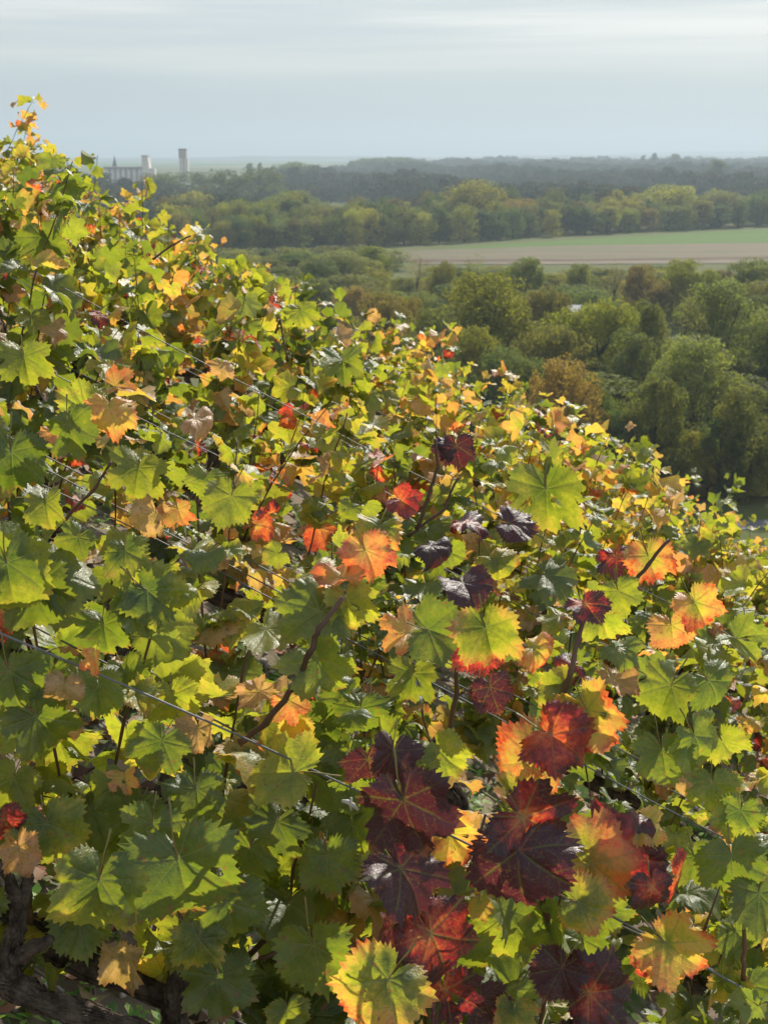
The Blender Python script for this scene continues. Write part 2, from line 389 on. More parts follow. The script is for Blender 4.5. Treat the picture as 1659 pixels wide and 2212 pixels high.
# ------------------------------------------------------------------ vines
rowsY = [1.75, 2.85, 3.95, 5.05, 6.15, 7.25, 8.35, 9.45, 10.55, 11.65, 12.75]
ORD = ['first', 'second', 'third', 'fourth', 'fifth', 'sixth', 'seventh', 'eighth', 'ninth', 'tenth', 'eleventh', 'twelfth', 'thirteenth', 'fourteenth', 'fifteenth', 'sixteenth', 'seventeenth', 'eighteenth', 'nineteenth', 'twentieth', 'twenty-first', 'twenty-second', 'twenty-third', 'twenty-fourth', 'twenty-fifth', 'twenty-sixth', 'twenty-seventh', 'twenty-eighth', 'twenty-ninth', 'thirtieth']+[f'thirty-{q}' for q in ('first', 'second', 'third', 'fourth', 'fifth', 'sixth', 'seventh', 'eighth', 'ninth')]+['fortieth']*9
def wire_z(x, Y): return -drop(Y) - SLOPE*x + swell(x, Y)
def gnarled(pts, radii, seed, sides=14, per=7):
    """old vine wood: twisted, ribbed, knotted tube"""
    pts = np.asarray(pts, float); rr = np.random.default_rng(seed)
    n = (len(pts)-1)*per+1; tt = np.linspace(0, len(pts)-1, n)
    P = np.stack([np.interp(tt, range(len(pts)), pts[:, k]) for k in range(3)], 1)
    Ra = np.interp(tt, range(len(pts)), radii)
    ker = np.ones(5)/5
    for k in range(3): P[2:-2, k] = np.convolve(P[:, k], ker, 'valid')
    V, Fc = tube(P, Ra, sides)
    V = np.array(V); ph = rr.uniform(0, 6.28, 6)
    for i in range(n):
        for k in range(sides):
            a = 2*math.pi*k/sides+i*.10
            f = 1+.16*math.sin(3*a+ph[0]+i*.3)+.12*math.sin(5*a+ph[1])*math.cos(i*.7+ph[2])+.10*rr.normal()
            idx = i*sides+k; V[idx] = P[i]+(V[idx]-P[i])*f
    # peeling strips of bark running along the wood
    V = [tuple(v) for v in V]; Fc = list(Fc)
    for q in range(int(sides*4.5)):
        L = int(rr.integers(5, 14)); i0 = int(rr.integers(0, max(1, n-L))); k = rr.integers(sides); pp = []
        L = min(L, n-i0-1)
        if L < 3: continue
        for j in range(L+1):
            a_ = np.array(V[(i0+j)*sides+k % sides]); b_ = np.array(V[(i0+j)*sides+(k+1) % sides]); w_ = .5+.4*math.sin(j*.5+q)
            p_ = a_*(1-w_)+b_*w_; e = abs(j/L-.5)*2; pp.append(P[i0+j]+(p_-P[i0+j])*(1.03+.16*max(0, e-.6)*rr.random()))
        V2, F2 = tube(pp, [Ra[i0]*rr.uniform(.07, .20)*(1-.7*abs(j/L-.5)*2) for j in range(L+1)], 4)
        b0 = len(V); V += [tuple(v) for v in V2]; Fc += [tuple(x+b0 for x in f) for f in F2]
    return V, Fc
def make_vine(ri, vi, x0, nm_leaves, lod, params, label, nvr, fill=1.0):
    Y = rowsY[ri]; rr = np.random.default_rng(ri*97+vi*13+5)
    gz = float(terrain(x0, Y)); root = empty('grape_vine', (x0, Y, gz-.02))
    tag(root, label, 'grape vine', 'grape vines planted in rows down the slope')
    P0 = np.array([x0, Y, gz])
    loc = lambda p: np.asarray(p)-np.array(root.location)
    # trunk and cordon arm along the low wire
    hh = .42
    tp = [P0+(0, 0, -.05), P0+(rr.normal(0, .03), rr.normal(0, .03), .15), P0+(rr.normal(0, .03), rr.normal(0, .03), .30), P0+(.05, 0, hh)]
    arm = []
    for q in range(5):
        xx = .08+.17*q; arm.append(np.array([x0+xx, Y+rr.normal(0, .012), wire_z(x0+xx, Y)-(WH-.47)+rr.normal(0, .012)-(.05 if q == 0 else 0)]))
    if lod in ('hi', 'mid'):
        V, Fc = gnarled([loc(p) for p in tp], [.042, .036, .036, .040], ri*31+vi, 12 if lod == 'hi' else 8, 6)
        link('trunk', mesh_from('trunk', V, Fc), root, M_BARK)
        V, Fc = gnarled([loc(p) for p in [tp[-1]]+arm], [.036, .028, .026, .024, .022, .018], ri*57+vi, 10 if lod == 'hi' else 7, 5)
        link('cordon', mesh_from('cordon', V, Fc), root, M_BARK)
    else:
        V, Fc = tube([loc(p) for p in tp+arm], [.035, .032, .032, .036, .026, .024, .024, .02, .014], 5, rough=.1, seed=vi)
        link('trunk', mesh_from('trunk', V, Fc), root, M_BARK)
    # shoots
    nodes = []; ncane = 8 if lod != 'tiny' else 7
    for c in range(ncane):
        base = arm[min(4, int(c*5/ncane))]+np.array([rr.uniform(-.06, .06), rr.normal(0, .015), .01])
        tall = rr.random() < params.get('tall', .07)
        L = rr.uniform(.62, .84)*params.get('h', 1) + (rr.uniform(.08, .22) if tall else 0)
        lean = np.array([rr.normal(.10, .16), rr.normal(0, .10), 1.]); lean = nrm(lean)
        k = max(6, int(L/.065)); pts = []; p = base.copy(); d = lean.copy()
        for j in range(k+1):
            pts.append(p.copy()); f = j/k
            d = nrm(d+np.array([rr.normal(0, .05), rr.normal(0, .06)+(.0 if f < .8 else .02), -.02*f*f]))
            p = p+d*(L/k)
            if j % 2: p = p+np.array([.004, 0, 0])
            # lift wires hold the shoots together
            if p[2] < wire_z(p[0], Y)+.12: p[1] = Y+(p[1]-Y)*.90
        if lod == 'tiny': sides = 3
        elif lod == 'lo': sides = 3
        else: sides = 6
        V, Fc = tube([loc(q) for q in pts], [(.0029*(1-.65*j/k)+(.0009 if j % 2 else 0)) for j in range(k+1)], sides)
        link('cane', mesh_from('cane', V, Fc, True), root, M_CANE)
        for j in range(1, k+1): nodes.append((pts[j], j/k, c, 1 if j % 2 else -1, tall))
    # leaves: one or two at every node, then fill with lateral leaves
    cnt = 0; pool = []
    for (p, f, c, sgn, tall) in nodes:
        pool.append((p, f, sgn, 0, c))
    extra = int(nm_leaves*fill)-len(pool)
    for _ in range(max(0, extra)):
        p, f, c, sgn, tall = nodes[rr.integers(len(nodes))]
        if rr.random() < .3 and f > .8: continue
        pool.append((p+rr.normal(0, [.05, .06, .03]), min(f, .95), rr.choice([-1, 1]), 1, c))
    base = params['stage']; spread = params.get('spread', .065); cst = rr.normal(0, .10, ncane); cfo = np.exp(rr.normal(-.25, .9, ncane)); cfr = np.exp(rr.normal(-1.1 if ri > 2 else -.5, 1.1, ncane))
    for (p, f, sgn, lat, c) in pool[:300]:
        outy = sgn*(1 if rr.random() < .85 else -1)
        out = nrm([rr.normal(0, .75), outy*rr.uniform(.4, 1.1), rr.uniform(-.25, .35)])
        down = np.array([0, 0, -1.])
        size = (.084-(.036 if ri < 2 else .024)*f**1.5)*rr.uniform(.70, 1.2)*(1.0 if 1 < ri < 3 else (.94 if ri < 2 else (.97 if ri < 6 else .86)))*(.72 if lat else 1)*params.get('size', 1)
        t = nrm(out*rr.uniform(.5, 1.)+down*rr.uniform(.1, 1.1))
        n = nrm(np.array([0, 0, rr.choice([.3, .6, 1.6, 1.8])])+out*.5+SUNV*rr.uniform(0, .4)+rr.normal(0, .42, 3))
        pet = rr.uniform(.5, 1.0)*size
        loc_ = p+t*pet*.9+out*.012
        q = rr.random()
        kind = 'flat' if q < .42 else ('fold' if q < .66 else 'curl')
        st = base+cst[c]+rr.normal(0, spread)+params.get('grad', .16)*(f-.45); dry = 0; e = abs(rr.normal(.12, .10)); vn = .1
        z_ = rr.random()
        pr = min(.6, params.get('red', .05)*cfr[c]); po = min(.7, params.get('orange', .13)*.85*cfo[c])
        if z_ < pr: st = rr.uniform(.72, .96); vn = .45; e = rr.uniform(.05, .4)
        elif z_ < pr+po: st = rr.uniform(.52, .68); vn = .12; dry = rr.choice([0, .15, .5]) ; kind = rr.choice(['flat', 'curl', 'fold'])
        elif z_ < pr+po+.035: dry = rr.uniform(.6, 1.); kind = 'curl'; st = .6
        mm = LEAF[lod, kind]; mesh = mm[rr.integers(len(mm))]
        leaf_obj(mesh, root, loc_, n, t, size, color_of(st, e, vn, dry)); cnt += 1
    return root, nodes

LOOK = {'green': 'deep green', 'gold': 'yellowing', 'orange': 'orange and green', 'red': 'red and green'}
def vine_params(ri, x, Y, vi):
    rr = np.random.default_rng(ri*7+vi*3+1)
    pxx = 829.5+F*x/Y
    look = 'gold'; p = dict(stage=.34, orange=.13, red=.02, grad=.20)
    if ri == 0:
        p = dict(stage=.21, orange=.07, red=.03, grad=.12, h=.74, size=1.05, tall=0)
        if 850 < pxx+180 < 1500: p = dict(stage=.40, orange=.14, red=.33, grad=.12, h=.74, size=1.0, tall=0); look = 'red'
        else: look = 'green'
    elif ri == 1:
        p = dict(stage=.23, orange=.14, red=.05, grad=.14, h=.90, size=.98, tall=.1); look = 'green'
    elif ri == 2:
        p = dict(stage=.26, orange=.14, red=.045, grad=.12, size=1.0, h=.95); look = 'gold'
    else:
        k = rr.random()
        if k < .4: p = dict(stage=.26, orange=.13, red=.03, grad=.12, size=.98); look = 'gold'
        elif k < .62: p = dict(stage=.30, orange=.27, red=.06, grad=.12, size=.95); look = 'orange'
        elif k < .85: p = dict(stage=.19, orange=.07, red=.01, grad=.12, size=1.02); look = 'green'
        else: p = dict(stage=.29, orange=.18, red=.12, grad=.12, size=.95); look = 'red'
    if ri >= 3 and x < -.10*Y: p['orange'] += .05; p['red'] += .02
    if ri >= 3 and x > .02*Y: p['orange'] *= .6; p['red'] *= .5; p['stage'] += .03
    return p, look
VINES = {}
VSP = .92
LODS = ['hi', 'mid', 'mid', 'lo', 'lo', 'lo', 'lo', 'lo', 'tiny', 'tiny', 'tiny']
COUNT = [225, 285, 290, 295, 295, 295, 290, 285, 280, 260, 220]
for ri, Y in enumerate(rowsY):
    xl = -(.27+.02)*Y-.95; xr = .29*Y+.10
    if ri >= 9: xl = -.29*Y-.5
    off = [0.12, .50, .2, .7, .35, .0, .55, .25, .8, .4, .1][ri]
    xs = []; x = math.floor(xl/VSP)*VSP+off*VSP
    while x < xr:
        if x > xl: xs.append(x)
        x += VSP
    if ri == 0: xs = [-.62, .20]+[-1.54, 1.12][:0]
    if ri == 0: xs = [-.99-.02, -.20, .66]
    for vi, x in enumerate(xs):
        p, look = vine_params(ri, x, Y, vi)
        side = 'in the nearest row' if ri == 0 else f'in the {ORD[ri]} row up from the bottom'
        lab = f'{LOOK[look]} vine, {ORD[vi]} from the left {side}'
        VINES[ri, vi] = (make_vine(ri, vi, x, COUNT[ri], LODS[ri], p, lab, len(xs))[0], x)

# leaves of the front row that the photograph shows one by one: junction px, py, midrib px, roll (0 = tip down), colour, pitch, yaw, depth
HERO = [
 # purple and red plant
 (872,1728,172,18,'P',12,-8,.26),(866,1878,160,22,'P',34,10,.22),(930,2018,185,22,'Q',8,12,.20),(1122,1838,170,8,'P',15,-12,.26),(1130,1765,150,60,'Q',20,5,.24),
 (1190,1588,135,62,'R',25,0,.20),(1058,1484,80,20,'P',20,-15,.12),(1049,1354,125,14,'M',10,0,.14),(1042,1400,95,-55,'R',5,20,.06),(1150,1400,75,70,'N',40,0,.05),
 (1269,1534,120,42,'N',15,-15,.16),(1278,1868,150,158,'N',-5,15,.10),(1322,1850,150,135,'R',-8,-10,.08),(1382,1788,90,84,'Y',55,0,.06),(1407,1915,92,0,'Q',15,0,.14),
 (1462,1895,80,55,'R',0,30,.06),(1440,2038,130,58,'N',10,-10,.14),(1408,2062,75,-35,'N',20,20,.12),(1249,1949,110,68,'M',15,25,.18),(1272,2145,135,95,'Q',15,-5,.20),
 (1214,2092,105,-20,'P',30,-20,.20),(1440,2092,85,30,'N',10,0,.10),(839,2117,165,-38,'M',20,10,.26),(868,2042,85,35,'R',0,10,.12),(850,1998,120,4,'Q',15,40,.2),
 (950,1622,95,48,'y',10,-5,.14),(908,1642,75,175,'g',10,0,.16),(1160,1640,125,-76,'N',20,10,.12),(972,1800,100,42,'N',0,0,.04),(1084,1964,105,10,'G',10,45,.18),
 (1038,1952,48,10,'Y',10,0,.06),(1098,1985,120,-12,'y',5,-10,.02),(850,1622,100,-22,'P',10,0,.18),(795,1640,80,10,'P',10,0,.1),(1120,1730,90,-160,'M',20,10,.2),
 (1265,1305,70,40,'Q',45,0,.08),(1335,1275,75,20,'y',20,-10,.04),(1330,1400,80,60,'G',74,10,.08),(1325,1470,70,60,'B',60,0,.06),(1235,1440,60,-60,'Q',50,20,.1),(1225,1500,80,-60,'S',50,-10,.12),
 (1300,1330,80,15,'y',10,0,.0),(1180,1870,80,-100,'M',30,0,.1),(1190,2020,80,-20,'g',10,10,.0),(1260,2030,95,10,'g',10,0,-.02),(1150,2060,80,30,'y',0,0,-.1),
 (960,2140,110,10,'Q',15,20,.16),(1040,2160,90,30,'P',20,0,.12),(1110,2180,80,-30,'M',20,0,.12),
 # middle
 (790,1188,100,22,'O',20,10,.0),(740,1250,80,-60,'O',60,0,.02),(685,1235,95,-82,'Y',62,0,.0),(748,1295,90,10,'y',15,0,.04),(686,1424,110,38,'g',5,-10,.10),(690,1420,85,-40,'g',5,20,.08),
 (690,1320,120,-66,'g',35,0,.06),(640,1330,80,20,'G',30,0,.0),(925,1360,100,78,'G',40,0,.10),(893,1455,85,-4,'g',15,0,.08),(880,1370,80,-70,'O',50,0,.02),(625,1512,70,20,'O',20,-20,.04),
 (640,1560,70,-10,'Y',10,0,.02),(560,1495,62,-40,'B',30,0,.02),(780,1530,90,0,'G',15,0,-.02),(700,1560,95,-30,'G',10,0,-.05),
 # left, upper
 (52,768,90,8,'y',10,10,-.1),(188,888,100,-125,'y',10,0,-.1),(237,878,100,12,'O',20,20,-.05),(200,765,85,60,'G',74,0,-.1),(420,905,80,60,'B',72,0,-.1),(250,835,60,95,'O',50,0,-.1),
 (300,1010,100,-10,'y',10,10,-.05),(150,915,110,20,'G',15,-10,.0),(25,975,140,0,'G',15,20,.0),(100,1085,85,15,'y',10,0,-.05),(108,1238,140,128,'g',20,0,.05),(335,1110,72,-10,'B',20,0,.0),
 (385,1100,58,20,'O',10,0,.0),(270,1190,90,20,'S',30,0,.0),(430,1195,75,40,'G',65,-10,.0),(500,1070,100,-20,'y',15,20,-.05),(75,1270,120,20,'G',20,0,.05),(15,1215,150,5,'S',10,10,.1),
 (225,1350,85,10,'G',20,0,.0),(305,1290,110,4,'G',20,40,.05),(318,1275,120,48,'S',15,0,.06),(170,1160,70,-30,'g',20,0,.0),(445,1030,60,-20,'g',30,0,-.1),
 (110,1455,90,-20,'G',20,0,.1),(140,1480,72,-10,'B',10,0,.14),(205,1420,55,0,'O',10,-30,.16),(212,1482,90,6,'g',15,0,.10),(78,1546,135,32,'G',12,0,.12),(372,1500,90,10,'y',5,0,.02),
 (428,1575,66,10,'B',20,0,.06),(636,1669,130,-80,'y',25,0,.12),(350,1600,95,-30,'G',15,0,.10),(425,1706,105,2,'G',12,0,.14),(700,1660,90,20,'y',10,0,-.05),(650,1560,80,-20,'G',10,0,-.05),
 (240,1700,70,-60,'G',50,0,.1),(270,1680,50,30,'O',30,0,.1),(105,1680,75,20,'y',5,0,-.05),(8,1770,62,30,'R',10,0,.14),(40,1830,75,10,'B',10,10,.2),(100,1780,120,10,'S',10,0,.12),(300,1740,90,-30,'G',25,0,.1),
 (20,1450,120,10,'G',15,10,.12),(30,1680,100,-20,'y',10,10,.06),(270,1450,80,30,'G',25,10,.0),
 # bottom
 (215,1900,170,-14,'S',10,8,.26),(385,1855,185,12,'G',10,-8,.24),(330,1780,110,-10,'G',12,-8,.18),(600,1776,110,-20,'G',20,0,.14),(707,1849,115,8,'G',10,0,.14),(490,1950,120,12,'G',10,5,.18),(677,2043,150,14,'G',12,10,.2),
 (600,1880,140,20,'y',5,0,-.08),(660,1985,100,-10,'y',5,0,-.08),(352,2100,100,-50,'Y',5,0,.0),(470,2110,130,5,'G',12,0,.14),(430,2030,110,-10,'S',10,10,.2),(265,2070,95,10,'B',15,0,.1),(690,2140,100,-10,'y',5,10,-.04),
 (580,2110,110,20,'g',0,0,.04),(540,1830,110,-30,'G',15,10,.1),(450,1790,80,30,'G',12,0,.06),(760,2000,90,30,'g',10,0,.02),(170,1990,110,10,'g',10,0,.1),(620,2180,70,0,'y',10,0,.1),(760,1780,90,20,'G',20,0,.06),
 # right
 (1430,1620,100,10,'G',20,0,.0),(1500,1590,110,20,'g',15,10,.0),(1560,1600,90,30,'y',10,0,-.05),(1450,1480,110,-20,'g',30,0,-.05),(1530,1470,90,30,'G',25,0,-.1),(1590,1380,80,50,'g',50,0,-.1),(1540,1690,90,0,'g',10,0,.0),
 (1600,1750,90,-20,'S',20,0,.05),(1580,1850,110,10,'G',15,0,.08),(1640,1930,110,-10,'G',15,10,.1),(1590,2010,90,30,'g',15,0,.05),(1560,2120,80,0,'M',15,0,.08),(1620,2130,90,20,'G',20,0,.08),(1500,1850,80,20,'g',20,0,.0),
 # second row accents
 (985,962,78,15,'P',10,0,-1.05),(962,962,55,-30,'P',30,0,-1.05),(1069,1214,80,20,'M',20,0,-.6),(1180,1055,120,5,'S',5,0,-.8),(1180,1245,95,40,'G',40,0,-.7),(1100,1130,75,70,'P',62,0,-.6),(1000,1130,80,75,'R',60,0,-.6),
 (865,1080,60,60,'R',40,0,-.9),(930,1180,70,40,'P',60,0,-.5),(1000,1260,85,30,'P',60,20,-.4),(820,1140,80,-20,'M',40,0,-.6),(1330,1200,75,10,'Q',30,0,-1.),(1400,1200,90,20,'N',10,0,-.9),(1500,1300,85,30,'N',20,0,-.7),(1450,1350,70,10,'O',20,0,-.7),
 (740,780,80,10,'g',30,0,-1.3),(650,670,60,20,'y',10,0,-2.2),(90,510,90,10,'g',10,0,-2.2),(480,790,50,0,'B',20,0,-1.8),(85,570,70,90,'Y',65,0,-2.0),
]
vlist = [(VINES[0, i][0], VINES[0, i][1]) for i in range(3)]
vlist2 = [VINES[k] for k in VINES if k[0] == 1]
rr = np.random.default_rng(5)
percount = {}
for i, (px, py, L, roll, pal, pit, yaw, dz) in enumerate(HERO):
    Y = rowsY[0]-dz; P = at(px, py, Y); size = L/F*Y*(.78 if py < 1150 and dz > -.3 else (.86 if py < 1600 and dz > -.3 else (.74 if dz < -.9 else .90)))
    Rm = Euler((0, 0, R(yaw+rr.normal(0, 15)))).to_matrix() @ Euler((R(-pit-rr.normal(4, 9)), 0, 0)).to_matrix()
    n = np.array(Rm @ Vector((0, -1, 0))); t = np.array(Rm @ Vector((math.sin(R(roll)), 0, -math.cos(R(roll)))))
    st, e, vn, dry = PAL[pal]
    cands = vlist if dz > -.3 else vlist2
    if dz <= -.3:
        allv = [(v, k) for k, v in VINES.items() if k[0] > 0]
        ky = int(np.argmin([abs(rowsY[k]-Y) for k in range(len(rowsY))])); ky = max(1, ky)
        cands = [v for k, v in VINES.items() if k[0] == ky]
    par = min(cands, key=lambda c: abs(c[1]+.4-P[0]))[0]
    kind = 'curl' if (pal == 'B' or (pit > 55 and rr.random() < .6)) else ('fold' if rr.random() < .28 else 'flat')
    if pal in 'OSYRMN' and rr.random() < .25: kind = 'curl'
    mm = LEAF['hi', kind]; mesh = mm[i % len(mm)]
    leaf_obj(mesh, par, P, n, t, size, color_of(st+rr.normal(0, .025), e, vn, dry))

# strong bare canes that the photograph shows crossing the leaves (px, py, depth), part of the nearest vines
CANES = [([(520,1605,.06),(575,1560,.08),(640,1480,.10),(668,1410,.12),(690,1360,.12),(740,1290,.10)], .0065, 1),
         ([(900,1145,-.5),(930,1060,-.5),(945,1010,-.5),(940,950,-.5)], .005, 1),([(880,1160,-.5),(960,1100,-.5),(990,1030,-.5)], .004, 1),
         ([(1170,1600,.1),(1210,1520,.12),(1232,1450,.12),(1250,1380,.1),(1262,1310,.08)], .006, 2),
         ([(1355,1280,-.6),(1400,1220,-.6),(1445,1165,-.6)], .006, 2),([(520,2080,.0),(600,2010,.0),(690,1945,.0)], .007, 1),([(560,2075,.04),(660,2030,.04),(780,1960,.04)], .005, 1),
         ([(60,1990,.06),(62,1900,.06),(64,1800,.06),(66,1700,.06),(70,1600,.04)], .0085, 0),([(395,2060,.05),(392,1990,.05),(380,1880,.0)], .0065, 0),
         ([(130,1150,-.1),(150,1110,-.1),(200,1060,-.1),(240,1000,-.1)], .004, 0),([(595,720,-2.3),(605,690,-2.3),(622,780,-2.3)], .005, 1),
         ([(1606,2120,.1),(1608,2040,.1),(1612,1970,.1)], .005, 2),([(330,560,-3.2),(370,530,-3.2),(412,508,-3.2)], .006, 0),([(1200,1770,.12),(1170,1650,.1),(1140,1600,.1)], .005, 2),
         ([(1250,2212,.05),(1240,2100,.05),(1180,1980,.05),(1150,1850,.06),(1170,1720,.1),(1172,1600,.1)], .007, 2),([(880,2212,.05),(890,2120,.05),(930,2000,.05),(960,1860,.03),(950,1700,.03),(985,1500,.03),(990,1380,.03)], .006, 1)]
for pts, r0, vi in CANES:
    P3 = [at(a, b, rowsY[0]-c) for a, b, c in pts]; vi_ = min(vi, 2)
    dd_ = pts[0][2]
    if dd_ < -.3:
        Yc = rowsY[0]-dd_; ky = max(1, int(np.argmin([abs(y_-Yc) for y_ in rowsY]))); c_ = [v for k, v in VINES.items() if k[0] == ky]
        par = min(c_, key=lambda c: abs(c[1]+.4-P3[0][0]))[0]
    else: par = vlist[vi_][0]
    Q = np.array(P3); tt = np.linspace(0, len(Q)-1, (len(Q)-1)*5+1)
    S = np.stack([np.interp(tt, range(len(Q)), Q[:, k]) for k in range(3)], 1)
    S += np.random.default_rng(len(S)).normal(0, .0009, S.shape)
    S = S-np.array(par.location)
    V, Fc = tube(S, [.68*r0*(1-.35*i/len(S))*(1.22 if i % 5 == 0 else 1) for i in range(len(S))], 8)
    link('cane', mesh_from('cane', V, Fc), par, M_CANE)
# old heads in view: bottom-left arm with its spurs, the small head beside it
def old_wood(name, pts, radii, par, seed, sides=18, per=9):
    P3 = [at(a, b, rowsY[0]-c)-np.array(par.location) for a, b, c in pts]
    V, Fc = gnarled(P3, radii, seed, sides, per); return link(name, mesh_from(name, V, Fc), par, M_BARK)
old_wood('cordon', [(-60,2120,.14),(15,2120,.14),(80,2160,.13),(200,2195,.12),(330,2240,.12),(440,2310,.12)], [.014,.018,.015,.013,.012,.012], vlist[0][0], 3)
old_wood('spur', [(20,2110,.14),(25,2050,.14),(38,2000,.14),(42,1950,.14),(20,1900,.15),(-5,1860,.15)], [.017,.012,.010,.009,.006,.0045], vlist[0][0], 4)
old_wood('spur', [(40,1975,.14),(55,1930,.14),(62,1880,.13)], [.009,.007,.0055], vlist[0][0], 8, 10)
old_wood('spur', [(35,2070,.15),(70,2050,.16),(110,2030,.17)], [.011,.008,.006], vlist[0][0], 6, 10)
old_wood('cordon', [(380,2240,.05),(385,2160,.05),(395,2105,.05),(396,2070,.05)], [.018,.017,.017,.010], vlist[1][0], 5, 14)

# ------------------------------------------------------------------ wires
wname = ['nearest', 'second', 'third', 'fourth', 'fifth', 'sixth']
for ri in range(6):
    Y = rowsY[ri]; rr = np.random.default_rng(ri+40)
    for q, (h, dy, nm) in enumerate(((.079 if ri == 0 else .02, -.16 if ri == 0 else -.10, 'front wire of the upper pair'), (.012, .03, 'rear wire of the upper pair'), (-.41, 0., 'single low wire'), (.055 if ri == 1 else .24, .0, 'topmost wire'))):
        if q == 3 and ri not in (1, 2): continue
        half = .30*Y+1.3; xs = np.linspace(-half, half, 60); ph = rr.uniform(0, 6)
        pts = [(x, Y+dy*(1+.4*math.sin(x*3+ph)), wire_z(x, Y)+h+.006*math.sin(x*2.1+ph)+.002*math.sin(x*9+ph)) for x in xs]
        V, Fc = tube(pts, [.0015 if ri < 3 else .0011]*60, 6)
        o = link('trellis_wire', mesh_from('trellis_wire', V, Fc), None, M_WIRE)
        tag(o, f'{nm} along the {wname[ri]} row of vines', 'wire', 'wires strung along the vine rows')
cx_ = at(757, 1742, rowsY[0]-.16)[0]; c = np.array([cx_, rowsY[0]-.16, wire_z(cx_, rowsY[0])+.079]); mb = MB()
V, Fc = tube([c+(-.010, -.002, .004), c+(-.004, -.004, .004), c+(.004, -.004, -.001), c+(.009, -.002, -.008)], [.0022, .0032, .0032, .0020], 6); mb.add(V, Fc)
V, Fc = tube([c+(.001, -.003, .009), c+(0, -.005, 0), c+(.001, -.003, -.008)], [.0016, .002, .0016], 5); mb.add(V, Fc)
tag(mb.build('wire_clip', M_CLIP), 'small pale clip on the front wire of the nearest row', 'clip')

# ------------------------------------------------------------------ ground
def axis(fine0, fine1, step, lo, hi, gr=1.16):
    a = list(np.arange(fine0, fine1, step)); s_ = step; x = a[-1]
    while x < hi: s_ = min(s_*gr, 400); x += s_; a.append(min(x, hi))
    s_ = step; x = fine0; b = []
    while x > lo: s_ = min(s_*gr, 400); x -= s_; b.append(max(x, lo))
    return np.array(b[::-1]+a)
gx = axis(-4.5, 5, .09, -5600, 5600); gy = axis(1.2, 14, .09, -5, 13000)
X, Yg = np.meshgrid(gx, gy)
Z = terrain(X, Yg)
Z = Z+np.where((Yg < 16), .018*np.sin(X*7.1+2*np.sin(Yg*3))*np.cos(Yg*5.3+X)+RNG.normal(0, .010, X.shape), 0)
nx, ny = len(gx), len(gy)
idx = np.arange(nx*ny).reshape(ny, nx)
Q = np.stack([idx[:-1, :-1], idx[:-1, 1:], idx[1:, 1:], idx[1:, :-1]], -1).reshape(-1, 4)
me = fast_mesh('ground', np.stack([X, Yg, Z], -1).reshape(-1, 3), Q, True)
m_, g = new_mat('ground')
pos = g.node('ShaderNodeNewGeometry').outputs['Position']; s_ = g.node('ShaderNodeSeparateXYZ'); g.l.new(pos, s_.inputs[0])
near = g.mix(g.noise(pos, 9, 5, .7), C4(.17, .125, .09), C4(.32, .26, .20))
near = g.mix(g.rng(g.noise(pos, 3.0, 4, .6), .50, .62), near, C4(.07, .11, .03))
grass = g.mix(g.noise(pos, .05, 4, .6), C4(.07, .11, .025), C4(.16, .15, .06))
vor = g.node('ShaderNodeTexVoronoi'); g.put(vor.inputs['Vector'], g.vscale(pos, .0022, .0009, 1)); vor.inputs['Scale'].default_value = 1.0
vs = g.node('ShaderNodeSeparateColor'); g.l.new(vor.outputs['Color'], vs.inputs[0])
plots = g.ramp(vs.outputs[0], [(0, (.10, .17, .06)), (.3, (.16, .20, .08)), (.5, (.30, .26, .18)), (.7, (.12, .20, .07)), (.9, (.06, .08, .04))], 'CONSTANT')
grass = g.mix(g.rng(s_.outputs[1], 3000, 3400), grass, plots)
colr = g.mix(g.rng(s_.outputs[1], 18, 40), near, grass)
nb = g.bump(g.noise(pos, 45, 5, .7), .9, .012)
finish(g, principled(g, colr, .95, .1, nb)); me.materials.append(m_)
tag(link('ground', me), kind='structure')

def flat_poly(name, pts, z_off, mat, label=None):
    V = [tuple(p+np.array((0, 0, z_off))) for p in pts]
    o = link(name, mesh_from(name, V, [tuple(range(len(V)))], False), None, mat); tag(o, label, kind='structure'); return o
def P2(px, py): return on_z(px, py, VALLEY)
m_, g = new_mat('green_crop'); pos = g.node('ShaderNodeNewGeometry').outputs['Position']
gf = g.mix(g.noise(g.vscale(pos, .02, .1, 1), 1.0, 5, .65), C4(.062, .125, .016), C4(.115, .20, .030))
ps = g.node('ShaderNodeSeparateXYZ'); g.l.new(pos, ps.inputs[0])
tram = g.m('LESS_THAN', g.m('FRACT', g.m('DIVIDE', g.m('ADD', ps.outputs[1], g.m('ADD', g.m('MULTIPLY', ps.outputs[0], -.42), g.m('MULTIPLY', g.noise(pos, .02, 2), 6))), 21.0)), .09)
gf = g.mix(g.m('MULTIPLY', tram, .45), gf, C4(.11, .10, .045)); gf = g.mix(g.rng(g.noise(g.vscale(pos, .008, .03, 1), 1.0, 3), .52, .68, 0, .5), gf, C4(.13, .17, .04))
finish(g, principled(g, gf, .9, .1)); M_GREEN = m_
m_, g = new_mat('brown_stubble'); pos = g.node('ShaderNodeNewGeometry').outputs['Position']
st_ = g.noise(g.vscale(pos, .003, .09, 1), 1.0, 5, .7)
finish(g, principled(g, g.ramp(st_, [(.3, (.15, .12, .075)), (.46, (.215, .17, .11)), (.5, (.11, .12, .055)), (.54, (.205, .165, .105)), (.7, (.13, .10, .065))]), .9, .1)); M_BROWN = m_
M_DARKB = mat_simple('dark_stubble', (.11, .075, .05), (.16, .11, .075), .1, .95, .1)
M_TAN = mat_simple('tan_strip', (.19, .165, .11), (.24, .20, .14), .1, .95, .1)
